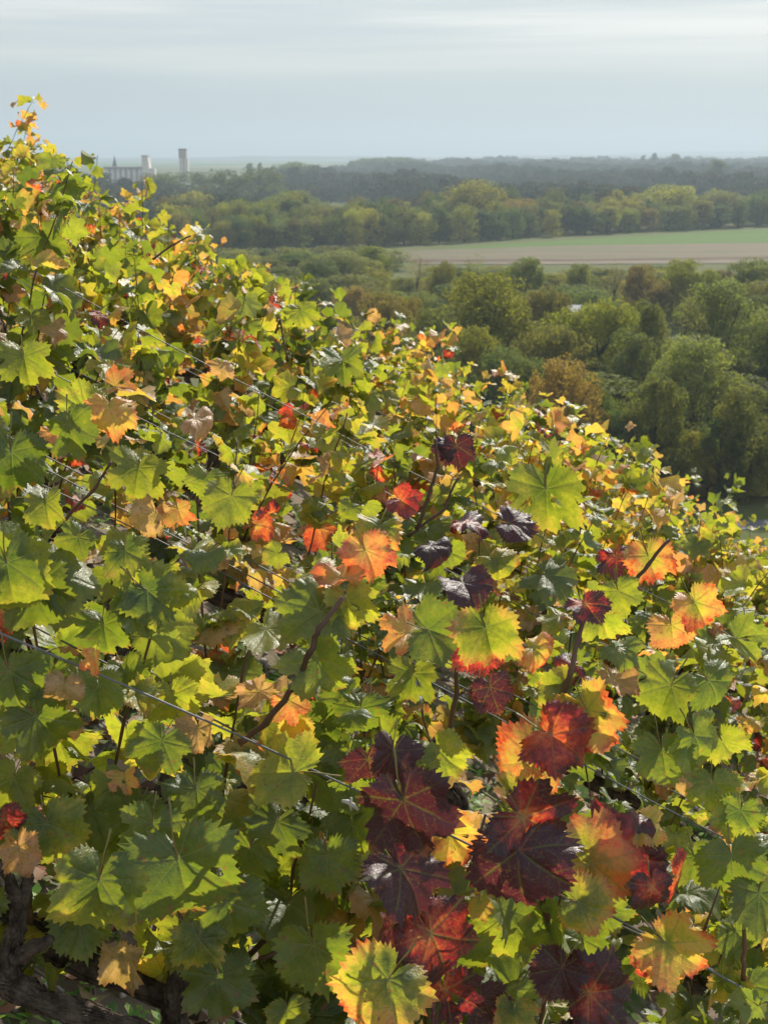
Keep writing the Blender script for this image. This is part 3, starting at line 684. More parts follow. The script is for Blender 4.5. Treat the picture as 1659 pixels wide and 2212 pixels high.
# far to near strips
flat_poly('green_field', [P2(930, 538), P2(1100, 525), P2(1659, 494), P2(2600, 445), P2(2600, 516), P2(1659, 524), P2(1250, 530), P2(1000, 537)], .05, M_GREEN)
flat_poly('brown_field', [P2(800, 547), P2(850, 542), P2(1000, 537), P2(1250, 530), P2(1659, 524), P2(2600, 516), P2(2600, 552), P2(1659, 554), P2(1250, 560), P2(860, 560)], .10, M_BROWN)
flat_poly('dark_field_margin', [P2(860, 560), P2(1250, 560), P2(1659, 554), P2(2600, 552), P2(2600, 558), P2(1659, 560), P2(1250, 565), P2(880, 566)], .15, M_DARKB)
flat_poly('tan_field_strip', [P2(900, 567), P2(1250, 565), P2(1659, 560), P2(2600, 558), P2(2600, 566), P2(1659, 569), P2(1250, 571), P2(900, 571)], .20, M_TAN)
# pale lane at the foot of the slope
M_LANE = mat_simple('lane', (.15, .145, .14), (.21, .20, .19), .5, .9, .2)
flat_poly('lane', [P2(1250, 1145), P2(1450, 1134), P2(1659, 1124), P2(1900, 1112), P2(1900, 1128), P2(1659, 1142), P2(1450, 1154), P2(1250, 1167)], .06, M_LANE)

# far hills
for k, (dist, prof, hb) in enumerate(((8800, [(-900, 345), (0, 346), (300, 340), (700, 336), (1000, 341), (1350, 334), (1659, 336), (2400, 330)], 'low wooded'), (11800, [(-900, 337), (100, 343), (400, 340), (640, 334), (900, 338), (1200, 333), (1500, 327), (1659, 323), (2400, 305)], 'far'))):
    xs = np.linspace(-700, 2350, 160); ys = np.interp(xs, [p[0] for p in prof], [p[1] for p in prof])
    ys = ys+1.0*np.sin(xs*.02+k)+.6*np.sin(xs*.053+1+k)+RNG.normal(0, .25, len(xs))
    V = []; Fc = []
    for i, (a, b) in enumerate(zip(xs, ys)):
        top = at(a, b, dist); gz_ = float(terrain(top[0], dist))
        for q, (dy, f) in enumerate(((-1400, -.15), (-700, .45), (-250, .85), (0, 1.), (500, .8), (1000, -.2))):
            V.append((top[0], dist+dy, gz_+(top[2]-gz_)*f if f > 0 else gz_-2))
    n = 6
    Fc = [(i*n+q, (i+1)*n+q, (i+1)*n+q+1, i*n+q+1) for i in range(len(xs)-1) for q in range(n-1)]
    M_H = mat_simple('hill_cover', (.02, .035, .02), (.07, .10, .05), .004, .95, .1, coord='Object')
    o = link('hills', mesh_from('hills', V, Fc), None, M_H); tag(o, kind='structure')

# ------------------------------------------------------------------ trees
m_, g = new_mat('tree_foliage'); oi = g.node('ShaderNodeObjectInfo'); oc = g.coord('Object')
isl = g.node('ShaderNodeNewGeometry').outputs['Random Per Island']
base = oi.outputs['Color']
c = g.mix(g.m('MULTIPLY', isl, .55), base, g.mix(1.0, base, C4(1.7, 1.45, .8), 'MULTIPLY'))
c = g.mix(g.rng(g.noise(oc, .35, 3, .6), .42, .66, 0, .75), c, g.mix(1.0, base, C4(1.75, 1.15, .75), 'MULTIPLY'))
p = principled(g, c, .75, .08)
tr = g.node('ShaderNodeBsdfTranslucent'); g.put(tr.inputs[0], g.mix(1.0, c, C4(1.5, 1.6, .5), 'MULTIPLY'))
a = g.node('ShaderNodeAddShader'); g.l.new(p, a.inputs[0]); g.l.new(tr.outputs[0], a.inputs[1]); finish(g, a.outputs[0]); M_TREE = m_
m_, g = new_mat('far_foliage'); oi = g.node('ShaderNodeObjectInfo')
isl = g.node('ShaderNodeNewGeometry'); rp = g.noise(g.vscale(isl.outputs['Position'], 1, .5, 0), .006, 3, .6)
c = g.ramp(g.m('ADD', g.m('MULTIPLY', oi.outputs['Random'], .55), g.m('MULTIPLY', rp, .45)), [(0, (.030, .050, .018)), (.28, (.048, .074, .024)), (.42, (.08, .105, .030)), (.52, (.11, .12, .034)), (.62, (.055, .075, .028)), (.72, (.13, .105, .034)), (.82, (.075, .070, .040)), (1, (.15, .12, .035))])
c = g.mix(g.m('MULTIPLY', isl.outputs['Random Per Island'], .5), c, g.mix(1.0, c, C4(1.6, 1.5, 1.1), 'MULTIPLY'))
finish(g, principled(g, c, .8, .05)); M_FAR = m_
M_TRUNK = mat_simple('tree_bark', (.055, .045, .035), (.10, .085, .07), 2, .9, .15, .6, 8, bd=.05)

def crown_mesh(name, seed, nq, qs, form='round', mat=None, sparse=0.):
    """unit tree: base at z=0, total height 1, width about .8"""
    rr = np.random.default_rng(seed); lob = []
    if form == 'round':
        for k in range(40):
            z_ = rr.uniform(.08, .88); w_ = .40*math.sqrt(max(.05, 1-((z_-.46)/.50)**2)); a = rr.uniform(0, 6.28); r_ = w_*math.sqrt(rr.uniform(.25, 1))*.82
            s_ = rr.uniform(.085, .15); lob.append((r_*math.cos(a), r_*math.sin(a), min(z_, 1-s_), s_))
        lob.append((0, 0, .84, .14))
    elif form == 'tall':
        for k in range(24):
            z_ = rr.uniform(.15, .90); w_ = .26*math.sqrt(max(.05, 1-((z_-.5)/.50)**2)); a = rr.uniform(0, 6.28); r_ = w_*rr.uniform(.4, .9)
            s_ = rr.uniform(.07, .12); lob.append((r_*math.cos(a), r_*math.sin(a), min(z_, 1-s_), s_))
        lob.append((0, 0, .90, .10))
    elif form == 'poplar':
        for k in range(18):
            z_ = .1+.82*k/17; lob.append((rr.normal(0, .02), rr.normal(0, .02), z_, .10*math.sqrt(max(.1, 1-((z_-.45)/.6)**2))))
    elif form == 'cone':
        for k in range(22):
            z_ = .12+.78*k/21; w_ = .27*(1-z_)**.7; a = rr.uniform(0, 6.28); lob.append((w_*math.cos(a)*.8, w_*math.sin(a)*.8, z_, .05+.10*(1-z_)))
    elif form == 'bush':
        for k in range(20):
            a = rr.uniform(0, 6.28); r_ = .42*math.sqrt(rr.random()); z_ = .12+.6*rr.random()*(1-r_); s_ = rr.uniform(.10, .2); lob.append((r_*math.cos(a), r_*math.sin(a), min(z_, 1-s_), s_))
    lob = np.array(lob); wgt = lob[:, 3]**2; wgt /= wgt.sum()
    which = rr.choice(len(lob), nq, p=wgt); d = rr.normal(0, 1, (nq, 3)); d /= np.linalg.norm(d, axis=1)[:, None]
    # small secondary clumps on every lobe
    nc_ = 16; cd = rr.normal(0, 1, (len(lob), nc_, 3)); cd /= np.linalg.norm(cd, axis=2)[:, :, None]
    pick = cd[which, rr.integers(nc_, size=nq)]
    d = pick+d*.42; d /= np.linalg.norm(d, axis=1)[:, None]
    rad = lob[which, 3]*np.where(rr.random(nq) < .8, rr.uniform(.82, 1.12, nq), rr.uniform(.3, .9, nq))
    c_ = lob[which, :3]+d*rad[:, None]
    if sparse: keep = rr.random(nq) > sparse; c_ = c_[keep]; d = d[keep]; nq = len(c_)
    n_ = d+rr.normal(0, .6, (nq, 3)); n_ /= np.linalg.norm(n_, axis=1)[:, None]
    a_ = np.cross(n_, rr.normal(0, 1, (nq, 3))); a_ /= np.linalg.norm(a_, axis=1)[:, None]+1e-9; b_ = np.cross(n_, a_)
    s1 = (qs*rr.uniform(.6, 1.4, nq))[:, None]; s2 = s1*rr.uniform(.5, .9, nq)[:, None]
    V = np.stack([c_-a_*s1, c_-b_*s2, c_+a_*s1, c_+b_*s2], 1).reshape(-1, 3)
    V[:, 2] = np.maximum(V[:, 2], .01)
    me = fast_mesh(name, V, np.arange(4*nq).reshape(-1, 4)); me.materials.append(mat or M_TREE)
    return me, lob
def trunk_mesh(name, seed, lob, th=.018):
    rr = np.random.default_rng(seed); mb = MB()
    V, Fc = tube([(0, 0, -.02), (0, 0, .12), (rr.normal(0, .01), rr.normal(0, .01), .3), (rr.normal(0, .02), rr.normal(0, .02), .55), (rr.normal(0, .02), 0, .8)], [th*1.4, th, th*.85, th*.5, th*.15], 7); mb.add(V, Fc)
    for k in range(min(16, len(lob))):
        l = lob[k]; z0 = min(l[2]*.6, .5); p1 = np.array([0, 0, z0]); p2 = np.array(l[:3]); mid = (p1+p2)/2+np.array([0, 0, -.02])
        V, Fc = tube([p1, mid, p2, p2+(p2-mid)*.6], [th*.45, th*.30, th*.16, th*.05], 4); mb.add(V, Fc)
        for j in range(3):
            q = p2+rr.normal(0, l[3]*.6, 3); V, Fc = tube([mid, q], [th*.15, th*.04], 3); mb.add(V, Fc)
    me = mesh_from(name, mb.V, mb.F); me.materials.append(M_TRUNK); return me
TREE = {}
for fm, n in (('round', 5), ('tall', 3), ('cone', 1), ('bush', 2), ('poplar', 1)):
    TREE['n', fm] = []
    for k in range(n):
        me, lob = crown_mesh('crown', 300+k*7+len(fm), 24000 if fm == 'round' else 12000, .0092 if fm != 'bush' else .012, fm)
        TREE['n', fm].append((me, trunk_mesh('trunk', k+3, lob)))
    TREE['m', fm] = []
    for k in range(n):
        me, lob = crown_mesh('crown', 500+k*7+len(fm), 6000, .0145, fm); TREE['m', fm].append((me, trunk_mesh('trunk', k+3, lob)))
TREE['n', 'sparse'] = []
for k in range(2):
    me, lob = crown_mesh('crown', 800+k, 6500, .0070, 'round', sparse=.3); TREE['n', 'sparse'].append((me, trunk_mesh('trunk', k+30, lob, .02)))

TC = {'olive': (.064, .068, .018), 'dark': (.031, .041, .021), 'green': (.048, .058, .027), 'bright': (.066, .076, .038), 'orange': (.072, .056, .026), 'brown': (.056, .048, .027),
      'grey': (.060, .058, .042), 'yellow': (.082, .082, .020), 'dull': (.046, .050, .021), 'bluegreen': (.032, .047, .024)}
WORD = {'olive': 'olive-yellow', 'dark': 'dark green', 'green': 'mid green', 'bright': 'fresh green', 'orange': 'orange-tinted', 'brown': 'brownish', 'grey': 'thin grey', 'yellow': 'yellow-green', 'dull': 'dull olive', 'bluegreen': 'blue-green'}
FORMW = {'round': 'broad round', 'tall': 'tall narrow', 'cone': 'conical', 'bush': 'low bushy', 'poplar': 'slim poplar', 'sparse': 'half-bare'}
placed = []
ntree = [0]
def tree(px, ptop, wpx, Y, colr, form, lod, where):
    d = at(px, ptop, Y); x = d[0]; base = float(terrain(x, Y)); h = d[2]-base; w = wpx/F*Y
    if h < 2: return None
    me, tk = random.choice(TREE[lod, form]); natural = {'round': .80, 'sparse': .8, 'tall': .5, 'cone': .5, 'bush': .95, 'poplar': .2}[form]
    asp = random.uniform(.86, 1.16); root = empty('tree', (x, Y, base)); rz = random.uniform(0, 6.28)
    for nm, m2 in (('trunk', tk), ('crown', me)):
        o = bpy.data.objects.new(nm, m2); COL.objects.link(o); o.parent = root; o.scale = (w/natural*asp, w/natural/asp, h); o.rotation_euler = (0, 0, rz)
        cc = TC[colr]; j = random.uniform(1.3, 1.8) if where == 'near' else random.uniform(1.2, 1.7); o.color = (cc[0]*j*random.uniform(.9, 1.1), cc[1]*j, cc[2]*j, 1)
    placed.append((x, Y, w, root, colr, form, where)); ntree[0] += 1
    return root
NEAR = [(1050,582,235,250,'olive','round'),(1180,612,130,275,'brown','round'),(1290,640,200,235,'olive','round'),(1478,622,120,238,'grey','sparse'),(1572,596,230,262,'green','round'),(1655,556,190,330,'green','round'),
 (1140,552,100,330,'green','round'),(1252,566,85,330,'green','round'),(1395,566,110,325,'brown','round'),(1475,556,120,330,'yellow','round'),(1330,560,70,335,'grey','sparse'),(1530,580,90,330,'olive','round'),
 (900,552,110,330,'brown','sparse'),(960,562,90,320,'dull','round'),(1030,545,80,335,'olive','sparse'),(800,528,110,420,'olive','round'),(735,540,150,400,'green','round'),(640,545,140,420,'dark','round'),
 (830,628,130,265,'orange','round'),(765,615,100,300,'orange','round'),(882,640,90,270,'orange','round'),(690,600,110,310,'dull','round'),(940,660,150,240,'green','round'),
 (1215,768,190,185,'orange','round'),(1505,722,225,205,'bright','round'),(1418,800,175,182,'dull','round'),(1625,826,190,175,'dull','round'),(1350,706,170,222,'dark','round'),(1200,700,190,225,'dull','round'),
 (1602,978,115,150,'yellow','cone'),(1485,926,130,160,'olive','round'),(1340,885,130,168,'dark','round'),(1105,745,180,205,'dark','round'),(1560,900,120,165,'dark','round'),(1390,640,140,250,'dull','round'),(960,745,170,200,'dark','round'),
 (1665,930,120,160,'brown','round'),(1650,690,150,225,'dark','round'),(1285,800,120,190,'dark','round'),(1020,700,150,220,'olive','round'),(860,700,150,215,'dull','round'),(1290,880,90,172,'orange','tall'),(1440,985,110,152,'dull','bush'),(1530,1000,90,150,'brown','bush')]
for a in NEAR: tree(a[0], a[1], a[2]*(1.08 if a[3] < 290 else 1), max(154, a[3]*.83) if a[3] < 290 else a[3]*.97, a[4], a[5], 'n', 'near')
for px in range(450, 835, 32): tree(px+random.uniform(-8, 8), random.uniform(527, 539), random.uniform(75, 105), random.uniform(470, 500), random.choice(['olive', 'dull', 'green', 'brown', 'dark']), 'round', 'm', 'near')
# fill between them
tries = 0
while ntree[0] < 172 and tries < 6000:
    tries += 1; Y = random.choice([random.uniform(152, 300), random.uniform(300, 470)]); px = random.uniform(480, 1720); x = (px-829.5)/F*Y
    if any((x-q[0])**2+(Y-q[1])**2 < (6.8)**2 for q in placed): continue
    h = random.uniform(7, 11) if Y < 280 else random.uniform(9, 14); base = float(terrain(x, Y))
    if base > VALLEY+1: continue
    top = base+h; v = math.atan2(-top, Y); ptop = 1106-F*math.tan(R(PITCH)-v)
    lim = 566+random.uniform(0, 24) if px > 840 else 535+random.uniform(0, 20)
    if ptop < lim: ptop = lim+random.uniform(0, 12)
    zt = at(px, ptop, Y)[2]
    if zt-base < 3: continue
    tree(px, ptop, F*random.uniform(11, 18)/Y, Y, random.choice(['dark', 'dark', 'green', 'olive', 'dull', 'olive', 'dull', 'green', 'olive', 'brown', 'dark', 'yellow']), random.choice(['round', 'round', 'round', 'tall', 'bush', 'bush']), 'n', 'near')
n_near = ntree[0]
# the wood edge beyond the fields
def edgeY(px): return float(np.interp(px, [300, 480, 830, 1659, 2000], [520, 560, 600, 786, 870]))
BIG = [(1028,386,150,690,'yellow','round'),(1450,396,140,770,'yellow','round'),(1560,410,130,790,'dull','round'),(1120,425,90,700,'orange','round'),(1250,442,110,715,'green','round'),(420,408,110,760,'yellow','round'),(365,370,110,1100,'dark','round'),
 (330,372,90,1150,'brown','round'),(430,368,110,1120,'dark','round'),(620,470,130,590,'green','round'),(560,440,130,640,'grey','round'),(700,440,150,640,'olive','round'),(780,432,110,650,'olive','round'),(640,408,140,720,'olive','round'),(490,362,130,1000,'dark','round'),(560,358,100,1050,'dark','round'),(640,347,110,1700,'bluegreen','round'),(850,338,130,2300,'bluegreen','round'),(800,340,80,2300,'bluegreen','round'),
 (862,432,80,660,'yellow','tall'),(930,440,80,670,'dark','round'),(1340,440,110,740,'orange','round'),(1640,415,90,800,'bluegreen','round')]
for a in BIG: tree(a[0], a[1], a[2], a[3], a[4], a[5], 'm', 'edge')
for line, off, n in ((0, 8, 34), (1, 24, 30), (2, 45, 28), (3, 70, 24), (4, 100, 20)):
    for i in range(n):
        px = 330+(1700-330)*(i+random.uniform(.2, .8))/n; Y = edgeY(px)+off+random.uniform(-5, 5); x = (px-829.5)/F*Y
        h = random.uniform(11, 17)+line*1.2; base = float(terrain(x, Y)); v = math.atan2(-(base+h), Y); ptop = 1106-F*math.tan(R(PITCH)-v)
        tree(px, ptop, F*random.uniform(9, 15)/Y, Y, random.choice(['dark', 'bluegreen', 'green', 'dull', 'olive', 'brown', 'green', 'olive', 'dark', 'dull', 'dark', 'olive', 'yellow']), random.choice(['round', 'round', 'round', 'tall']), 'm', 'edge')
POP = [(1414,328,11,2600),(1459,330,17,2550),(1391,333,8,2650),(562,349,8,1900),(540,350,12,1950),(1548,342,24,1500)]
for a in POP: tree(a[0], a[1], a[2]*1.25, a[3], 'dark', 'poplar', 'm', 'far')
# labels
names = {'near': 'in the wood below the fields', 'edge': 'in the wood beyond the fields', 'far': 'rising above the far wood'}
for wh in ('near', 'edge', 'far'):
    L_ = sorted([p for p in placed if p[6] == wh], key=lambda p: p[0]/p[1])
    cntr = {}
    tot = {}
    for p in L_: tot[p[4], p[5]] = tot.get((p[4], p[5]), 0)+1
    for p in L_:
        k = (p[4], p[5]); cntr[k] = cntr.get(k, 0)+1
        i = cntr[k]; pre = f'{ORD[i-1]} ' if tot[k] > 1 else ''; post = ' from the left' if tot[k] > 1 else ''
        words = f'{pre}{WORD[p[4]]} {FORMW[p[5]]} tree{post} {names[wh]}'
        tag(p[3], words, 'tree', {'near': 'trees of the wood below the fields', 'edge': 'trees along the wood edge beyond the fields', 'far': 'tall poplars above the far wood'}[wh])

# the rest of the wood as one mass: instances of small far trees on points
fc = bpy.data.collections.new('far_tree_kinds')
for k in range(7):
    fm = ['round', 'round', 'round', 'tall', 'round', 'bush', 'round'][k]
    me, lob = crown_mesh('far_tree', 900+k, 1300, .030, fm, M_FAR)
    o = bpy.data.objects.new('far_tree', me); fc.objects.link(o)
pts = []; scl = []
Yc = 610.
while Yc < 3700:
    sp_ = 8.5+Yc*.0028+(3.5 if Yc > 1000 else 0); half = .30*Yc+20; xs = np.arange(-half, half, sp_)
    for x in xs:
        xx = x+random.uniform(-.45, .45)*sp_; Y = Yc+random.uniform(-.5, .5)*sp_; px = 829.5+F*xx/Y
        if Y < edgeY(px)+100: continue
        if Y > np.interp(px, [330, 470, 500, 640, 760, 800], [1120, 1120, 1500, 2000, 2500, 5000]): continue      # open fields round the silos
        dens = math.sin(xx*.013+1.3*math.sin(Y*.004))+math.sin(Y*.011+xx*.004)
        if dens < -1.45 and Y < 2500: continue
        h = random.uniform(9, 18 if Yc > 1000 else 15)*(1+.28*math.sin(xx*.021+Y*.006)+.15*math.sin(xx*.05))
        if Y < 750: h = min(h, 15)
        pts.append((xx, Y, float(terrain(xx, Y)))); scl.append((random.uniform(.9, 1.45)*max(h, 12)*1.0, 0, h))
    Yc += sp_*.95
me = bpy.data.meshes.new('far_wood'); me.from_pydata(pts, [], [])
at_ = me.attributes.new('tsize', 'FLOAT_VECTOR', 'POINT'); at_.data.foreach_set('vector', np.array([(a, a, b) for a, _, b in scl], np.float32).ravel())
far = link('far_wood', me); tag(far, 'mixed dark green wood filling the plain up to the horizon', kind='stuff')
ng = bpy.data.node_groups.new('far_wood', 'GeometryNodeTree')
ng.interface.new_socket('Geometry', in_out='INPUT', socket_type='NodeSocketGeometry'); ng.interface.new_socket('Geometry', in_out='OUTPUT', socket_type='NodeSocketGeometry')
N = ng.nodes; gi = N.new('NodeGroupInput'); go = N.new('NodeGroupOutput'); mp = N.new('GeometryNodeMeshToPoints'); ip = N.new('GeometryNodeInstanceOnPoints')
ci = N.new('GeometryNodeCollectionInfo'); ci.inputs[0].default_value = fc; ci.inputs['Separate Children'].default_value = True; ci.inputs['Reset Children'].default_value = True
na = N.new('GeometryNodeInputNamedAttribute'); na.data_type = 'FLOAT_VECTOR'; na.inputs[0].default_value = 'tsize'
rv = N.new('FunctionNodeRandomValue'); rv.data_type = 'FLOAT_VECTOR'; rv.inputs[0].default_value = (0, 0, 0); rv.inputs[1].default_value = (0, 0, 6.283)
ip.inputs['Pick Instance'].default_value = True
L2 = ng.links; L2.new(gi.outputs[0], mp.inputs[0]); L2.new(mp.outputs[0], ip.inputs['Points']); L2.new(ci.outputs[0], ip.inputs['Instance'])
L2.new(na.outputs[0], ip.inputs['Scale']); L2.new(rv.outputs[0], ip.inputs['Rotation']); L2.new(ip.outputs[0], go.inputs[0])
md = far.modifiers.new('far_wood', 'NODES'); md.node_group = ng

# ------------------------------------------------------------------ far buildings
M_CONC = mat_simple('pale_concrete', (.74, .68, .64), (.80, .74, .70), .15, .9, .2)
M_CONCD = mat_simple('weathered_concrete', (.38, .33, .32), (.45, .41, .39), .15, .9, .2)
M_SLATE = mat_simple('slate', (.03, .035, .045), (.05, .055, .065), .3, .7, .3)
def span(px0, px1, Y): a = at(px0, 350, Y)[0]; b = at(px1, 350, Y)[0]; return a, b
def top_z(py, Y): return at(829, py, Y)[2]
# grain silo: long block of cells with its own lift tower
Y = 1500.; KS = .6; gz = float(terrain(-300, Y)); root = empty('grain_silo', (at(262, 350, Y)[0], Y, gz))
tag(root, 'long pale grain silo of tall round cells with a lift tower at its right end', 'grain silo')
ox = root.location[0]
x0, x1 = span(224, 306, Y); x0 -= ox; x1 -= ox; ztop = top_z(359, Y)-gz
mb = MB(); mb.box(x0, x1, 2, 22, 0, ztop-1.5); mb.build('block', M_CONC, root, False)
nc = 7; wv = (x1-x0)/nc
for i in range(nc):
    cx = x0+wv*(i+.5); V, Fc = tube([(cx, 3, 0), (cx, 3, ztop-1.7)], [wv*.46]*2, 16); mb = MB(); mb.add(V, Fc); mb.build('silo_cell', M_CONC, root)
for i in range(nc-1):
    mb = MB(); cx = x0+wv*(i+1); mb.box(cx-.45, cx+.45, .2, 2.4, 0, ztop-2.2); mb.build('downpipe', M_CONCD, root, False)
mb = MB(); mb.box(x0-.6, x1+.3, -.9, 23, ztop-1.45, ztop); mb.build('gallery', M_CONCD, root, False)
tx0, tx1 = span(306.2, 321, Y); tx0 -= ox; tx1 -= ox; tz = top_z(338, Y)-gz
mb = MB(); w3 = (tx1-tx0)*.12
mb.V = [(tx0-w3*.3, 0, 0), (tx1+w3*3.2, 0, 0), (tx1+w3*3.2, 16, 0), (tx0-w3*.3, 16, 0), (tx0, 0, tz), (tx1-w3, 0, tz), (tx1-w3, 16, tz), (tx0, 16, tz)]
mb.F = [(0, 1, 5, 4), (1, 2, 6, 5), (2, 3, 7, 6), (3, 0, 4, 7), (4, 5, 6, 7)]; mb.build('lift_tower', M_CONC, root, False)
mb = MB(); mb.box(tx0-.2, tx1-w3+.2, -.3, 16.3, tz+.05, tz+1.3)
for q in range(4): xx = tx0+(tx1-w3-tx0)*q/3.; mb.box(xx-.3, xx+.3, -.2, .5, tz+1.35, tz+2.2)
mb.build('parapet', M_CONCD, root, False)
bx, _ = span(322, 330, Y); bx -= ox
mb = MB(); mb.box(bx, bx+5, 3, 13, 0, top_z(362, Y)-gz); mb.build('annex', M_CONC, root, False)
# second tower
Y = 1450.; gz = float(terrain(-300, Y)); root = empty('silo_tower', (at(397, 350, Y)[0], Y, gz)); ox = root.location[0]
tag(root, 'tall pinkish concrete silo tower standing alone above the trees', 'tower')
a0, a1 = span(386.5, 402.5, Y); b0, b1 = span(387.5, 405.5, Y); a0 -= ox; a1 -= ox; b0 -= ox; b1 -= ox
zm = top_z(340.5, Y)-gz; zt = top_z(320, Y)-gz
mb = MB(); mb.box(b0, (b0+b1)/2-.4, 0, 9, 0, zm); mb.build('lower_shaft', M_CONC, root, False)
mb = MB(); mb.box((b0+b1)/2+.4, b1, 0, 9, 0, zm); mb.build('lower_shaft', M_CONC, root, False)
mb = MB(); mb.box((b0+b1)/2-.39, (b0+b1)/2+.39, .7, 8.5, 0, zm); mb.build('joint_strip', M_CONCD, root, False)
mb = MB(); mb.box(a0, a1, -.3, 9.3, zm+.03, zt-1.45); mb.build('upper_shaft', mat_simple('stained_concrete', (.50, .44, .41), (.58, .52, .48), .2, .9, .2), root, False)
mb = MB(); mb.box(a0-.2, a1+.2, -.5, 9.5, zt-1.42, zt); mb.build('cap', M_CONCD, root, False)
for q in range(3):
    xx = a0+(a1-a0)*(q+.5)/3.; mb = MB(); mb.box(xx-.65, xx+.65, -.56, -.51, zt-1.1, zt-.5); mb.build('window', M_SLATE, root, False)
# church spire behind the silo
Y = 1900.; gz = float(terrain(-500, Y)); root = empty('church', (at(247.5, 350, Y)[0], Y, gz))
tag(root, 'church with a thin dark pointed spire behind the long silo', 'church')
zs = top_z(335, Y)-gz; zb = top_z(358, Y)-gz
mb = MB(); mb.box(-3.0, 3.0, -3.0, 3.0, 0, zb-3); mb.build('bell_tower', M_CONCD, root, False)
mb = MB(); mb.box(-4, 26, -5, 5, 0, 4); mb.build('nave', M_CONCD, root, False)
mb = MB(); mb.V = [(4.4, -6, 4.05), (27, -6, 4.05), (27, 6, 4.05), (4.4, 6, 4.05), (4.4, 0, 7.5), (27, 0, 7.5)]; mb.F = [(0, 1, 5, 4), (2, 3, 4, 5), (0, 4, 3), (1, 2, 5), (0, 3, 2, 1)]; mb.build('roof', M_SLATE, root, False)
mb = MB(); V, Fc = tube([(0, 0, zb-2.95), (0, 0, zb+2), (0, 0, zb+7), (0, 0, zs)], [3.6, 2.6, 1.5, .12], 8); mb.add(V, Fc); mb.build('spire', M_SLATE, root, False)

# a white house glimpsed among the near trees
d = at(1246, 664, 262.); root = empty('house', (d[0], 262., VALLEY)); tag(root, 'small white house half hidden among the trees below the fields', 'house')
M_WH = mat_simple('white_render', (.38, .38, .37), (.46, .46, .45), .5, .8, .2)
hz = d[2]-VALLEY+.2
mb = MB(); mb.box(-1.1, 1.1, 0, 6, 0, hz-1); mb.build('wall', M_WH, root, False)
mb = MB(); mb.V = [(-1.3, -.3, hz-.95), (1.3, -.3, hz-.95), (1.3, 6.3, hz-.95), (-1.3, 6.3, hz-.95), (-1.3, 3, hz), (1.3, 3, hz)]; mb.F = [(0, 1, 5, 4), (2, 3, 4, 5), (0, 4, 3), (1, 2, 5), (0, 3, 2, 1)]; mb.build('roof', M_WH, root, False)
mb = MB(); mb.box(-.5, .5, -.06, -.01, hz-2.6, hz-1.5); mb.build('window', M_SLATE, root, False)

# ------------------------------------------------------------------ ground cover under the vines
rr = np.random.default_rng(77)
def scatter(n, y0, y1):
    Y = rr.uniform(y0, y1, n); x = rr.uniform(-.34, .34, n)*(Y+.9); return x, Y, terrain(x, Y)
# weeds: rosettes of small leaves
m_, g = new_mat('weed'); isl = g.node('ShaderNodeNewGeometry').outputs['Random Per Island']
c = g.ramp(isl, [(0, (.035, .09, .02)), (.5, (.07, .15, .03)), (1, (.15, .20, .05))]); p = principled(g, c, .5, .4)
tr = g.node('ShaderNodeBsdfTranslucent'); g.put(tr.inputs[0], g.mix(1., c, C4(2.2, 2.2, .6), 'MULTIPLY')); a = g.node('ShaderNodeAddShader'); g.l.new(p, a.inputs[0]); g.l.new(tr.outputs[0], a.inputs[1]); finish(g, a.outputs[0]); M_WEED = m_
x, Y, z_ = scatter(3000, 1.2, 8)
V = []; Q = []
for a_, b_, c_ in zip(x, Y, z_):
    if math.sin(a_*2.3+b_)+math.sin(b_*3.1-a_) < -.5 and rr.random() < .8: continue
    k = rr.integers(6, 13)
    for j in range(k):
        an = rr.uniform(0, 6.28); L = rr.uniform(.012, .04); w = L*rr.uniform(.16, .3); up = rr.uniform(.15, 1.1)
        dx, dy = math.cos(an), math.sin(an); o_ = np.array([a_+rr.normal(0, .02), b_+rr.normal(0, .02), c_+rr.uniform(0, .03)])
        d_ = np.array([dx, dy, up])*L; s_ = np.array([-dy, dx, 0])*w; b0 = len(V)
        V += [o_, o_+d_*.55+s_, o_+d_+np.array([0, 0, -.2*L]), o_+d_*.55-s_]; Q.append((b0, b0+1, b0+2, b0+3))
o = link('weeds', fast_mesh('weeds', V, Q), None, M_WEED); tag(o, 'low green weeds growing on the soil between the vine rows', kind='stuff')
# fallen leaves
m_, g = new_mat('fallen_leaf'); isl = g.node('ShaderNodeNewGeometry').outputs['Random Per Island']
c = g.ramp(isl, [(0, (.10, .05, .03)), (.35, (.22, .13, .07)), (.65, (.30, .22, .12)), (.85, (.25, .07, .04)), (1, (.4, .34, .25))]); finish(g, principled(g, c, .7, .35)); M_FALL = m_
x, Y, z_ = scatter(2200, 1.2, 8); V = []; T = []
for a_, b_, c_ in zip(x, Y, z_):
    s_ = rr.uniform(.02, .05); b0 = len(V); an = rr.uniform(0, 6.28); V.append((a_, b_, c_+.025+rr.uniform(0, .01)))
    for j in range(7):
        t_ = an+j*6.28/7; r_ = s_*(1 if j % 2 else .65); V.append((a_+r_*math.cos(t_), b_+r_*math.sin(t_), c_+.02+rr.uniform(0, .035)))
    T += [(b0, b0+1+j, b0+1+(j+1) % 7) for j in range(7)]
o = link('fallen_leaves', fast_mesh('fallen_leaves', V, T), None, M_FALL); tag(o, 'curled brown leaves fallen on the soil under the vines', kind='stuff')
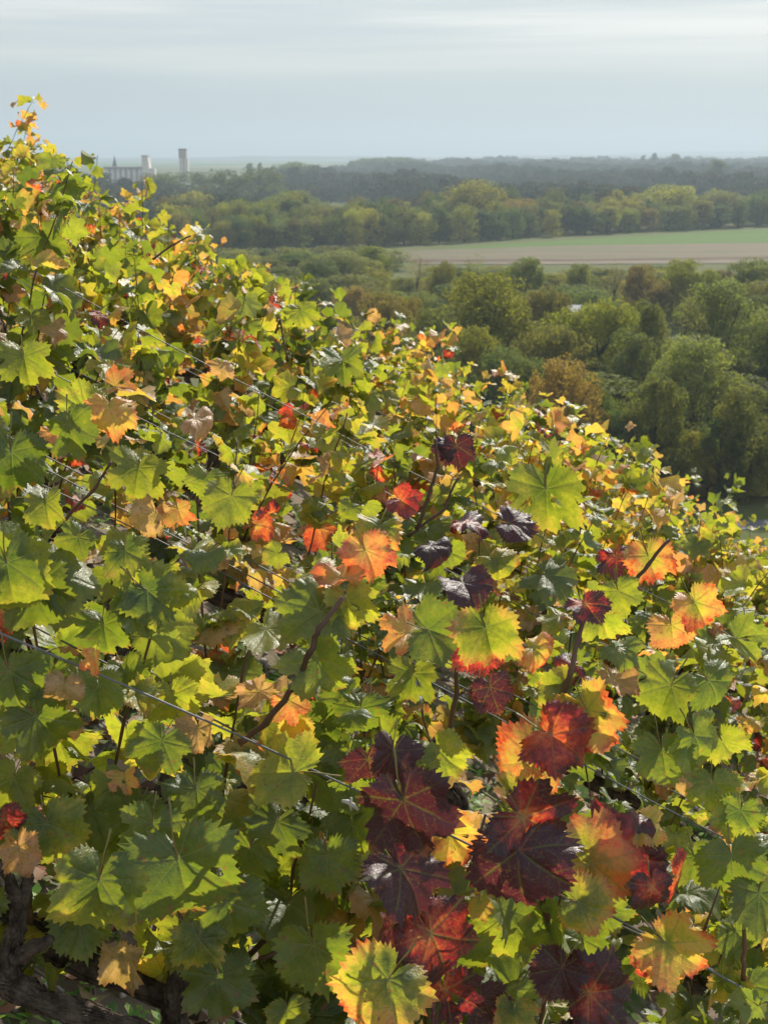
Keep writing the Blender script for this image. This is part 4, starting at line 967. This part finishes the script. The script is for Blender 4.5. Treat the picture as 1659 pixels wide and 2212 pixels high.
# stones and prunings
M_STONE = mat_simple('chalk_stone', (.30, .27, .23), (.48, .44, .38), 30, .9, .2)
x, Y, z_ = scatter(2600, 1.2, 8); V = []; T = []
ico = np.array([(0, 0, 1), (1, 0, 0), (0, 1, 0), (-1, 0, 0), (0, -1, 0), (0, 0, -1)], float); it = [(0, 1, 2), (0, 2, 3), (0, 3, 4), (0, 4, 1), (5, 2, 1), (5, 3, 2), (5, 4, 3), (5, 1, 4)]
for a_, b_, c_ in zip(x, Y, z_):
    s_ = rr.uniform(.006, .022); b0 = len(V); V += list(ico*s_*rr.uniform(.6, 1.3, (6, 3))+np.array([a_, b_, c_+.008])); T += [(p_+b0, q_+b0, r_+b0) for p_, q_, r_ in it]
o = link('gravel', fast_mesh('gravel', V, T), None, M_STONE); tag(o, 'pale chalky stones scattered over the vineyard soil', kind='stuff')
x, Y, z_ = scatter(700, 1.2, 8); mb = MB()
for a_, b_, c_ in zip(x, Y, z_):
    an = rr.uniform(0, 6.28); L = rr.uniform(.05, .2); d_ = np.array([math.cos(an), math.sin(an), -SLOPE*math.cos(an)])*L; p0 = np.array([a_, b_, c_+.018])
    V2, F2 = tube([p0, p0+d_*.5+(0, 0, .006), p0+d_], [.0032, .003, .002], 4); mb.add(V2, F2)
o = mb.build('prunings', mat_simple('dead_twig', (.16, .11, .08), (.28, .22, .17), 20, .85, .2)); tag(o, 'cut twigs and prunings lying on the soil', kind='stuff')

# ------------------------------------------------------------------ haze
mb = MB(); mb.box(-5700, 5700, -8, 13100, -40, 175)
m_, g = new_mat('haze'); v_ = g.node('ShaderNodeVolumePrincipled'); v_.inputs['Color'].default_value = (.66, .80, .90, 1); v_.inputs['Density'].default_value = .00022; v_.inputs['Anisotropy'].default_value = .25
o_ = g.node('ShaderNodeOutputMaterial'); g.l.new(v_.outputs[0], o_.inputs['Volume'])
hz_ = mb.build('haze', m_, None, False); tag(hz_, kind='stuff')
print('objects', len(bpy.data.objects), 'trees', ntree[0], 'far pts', len(pts))
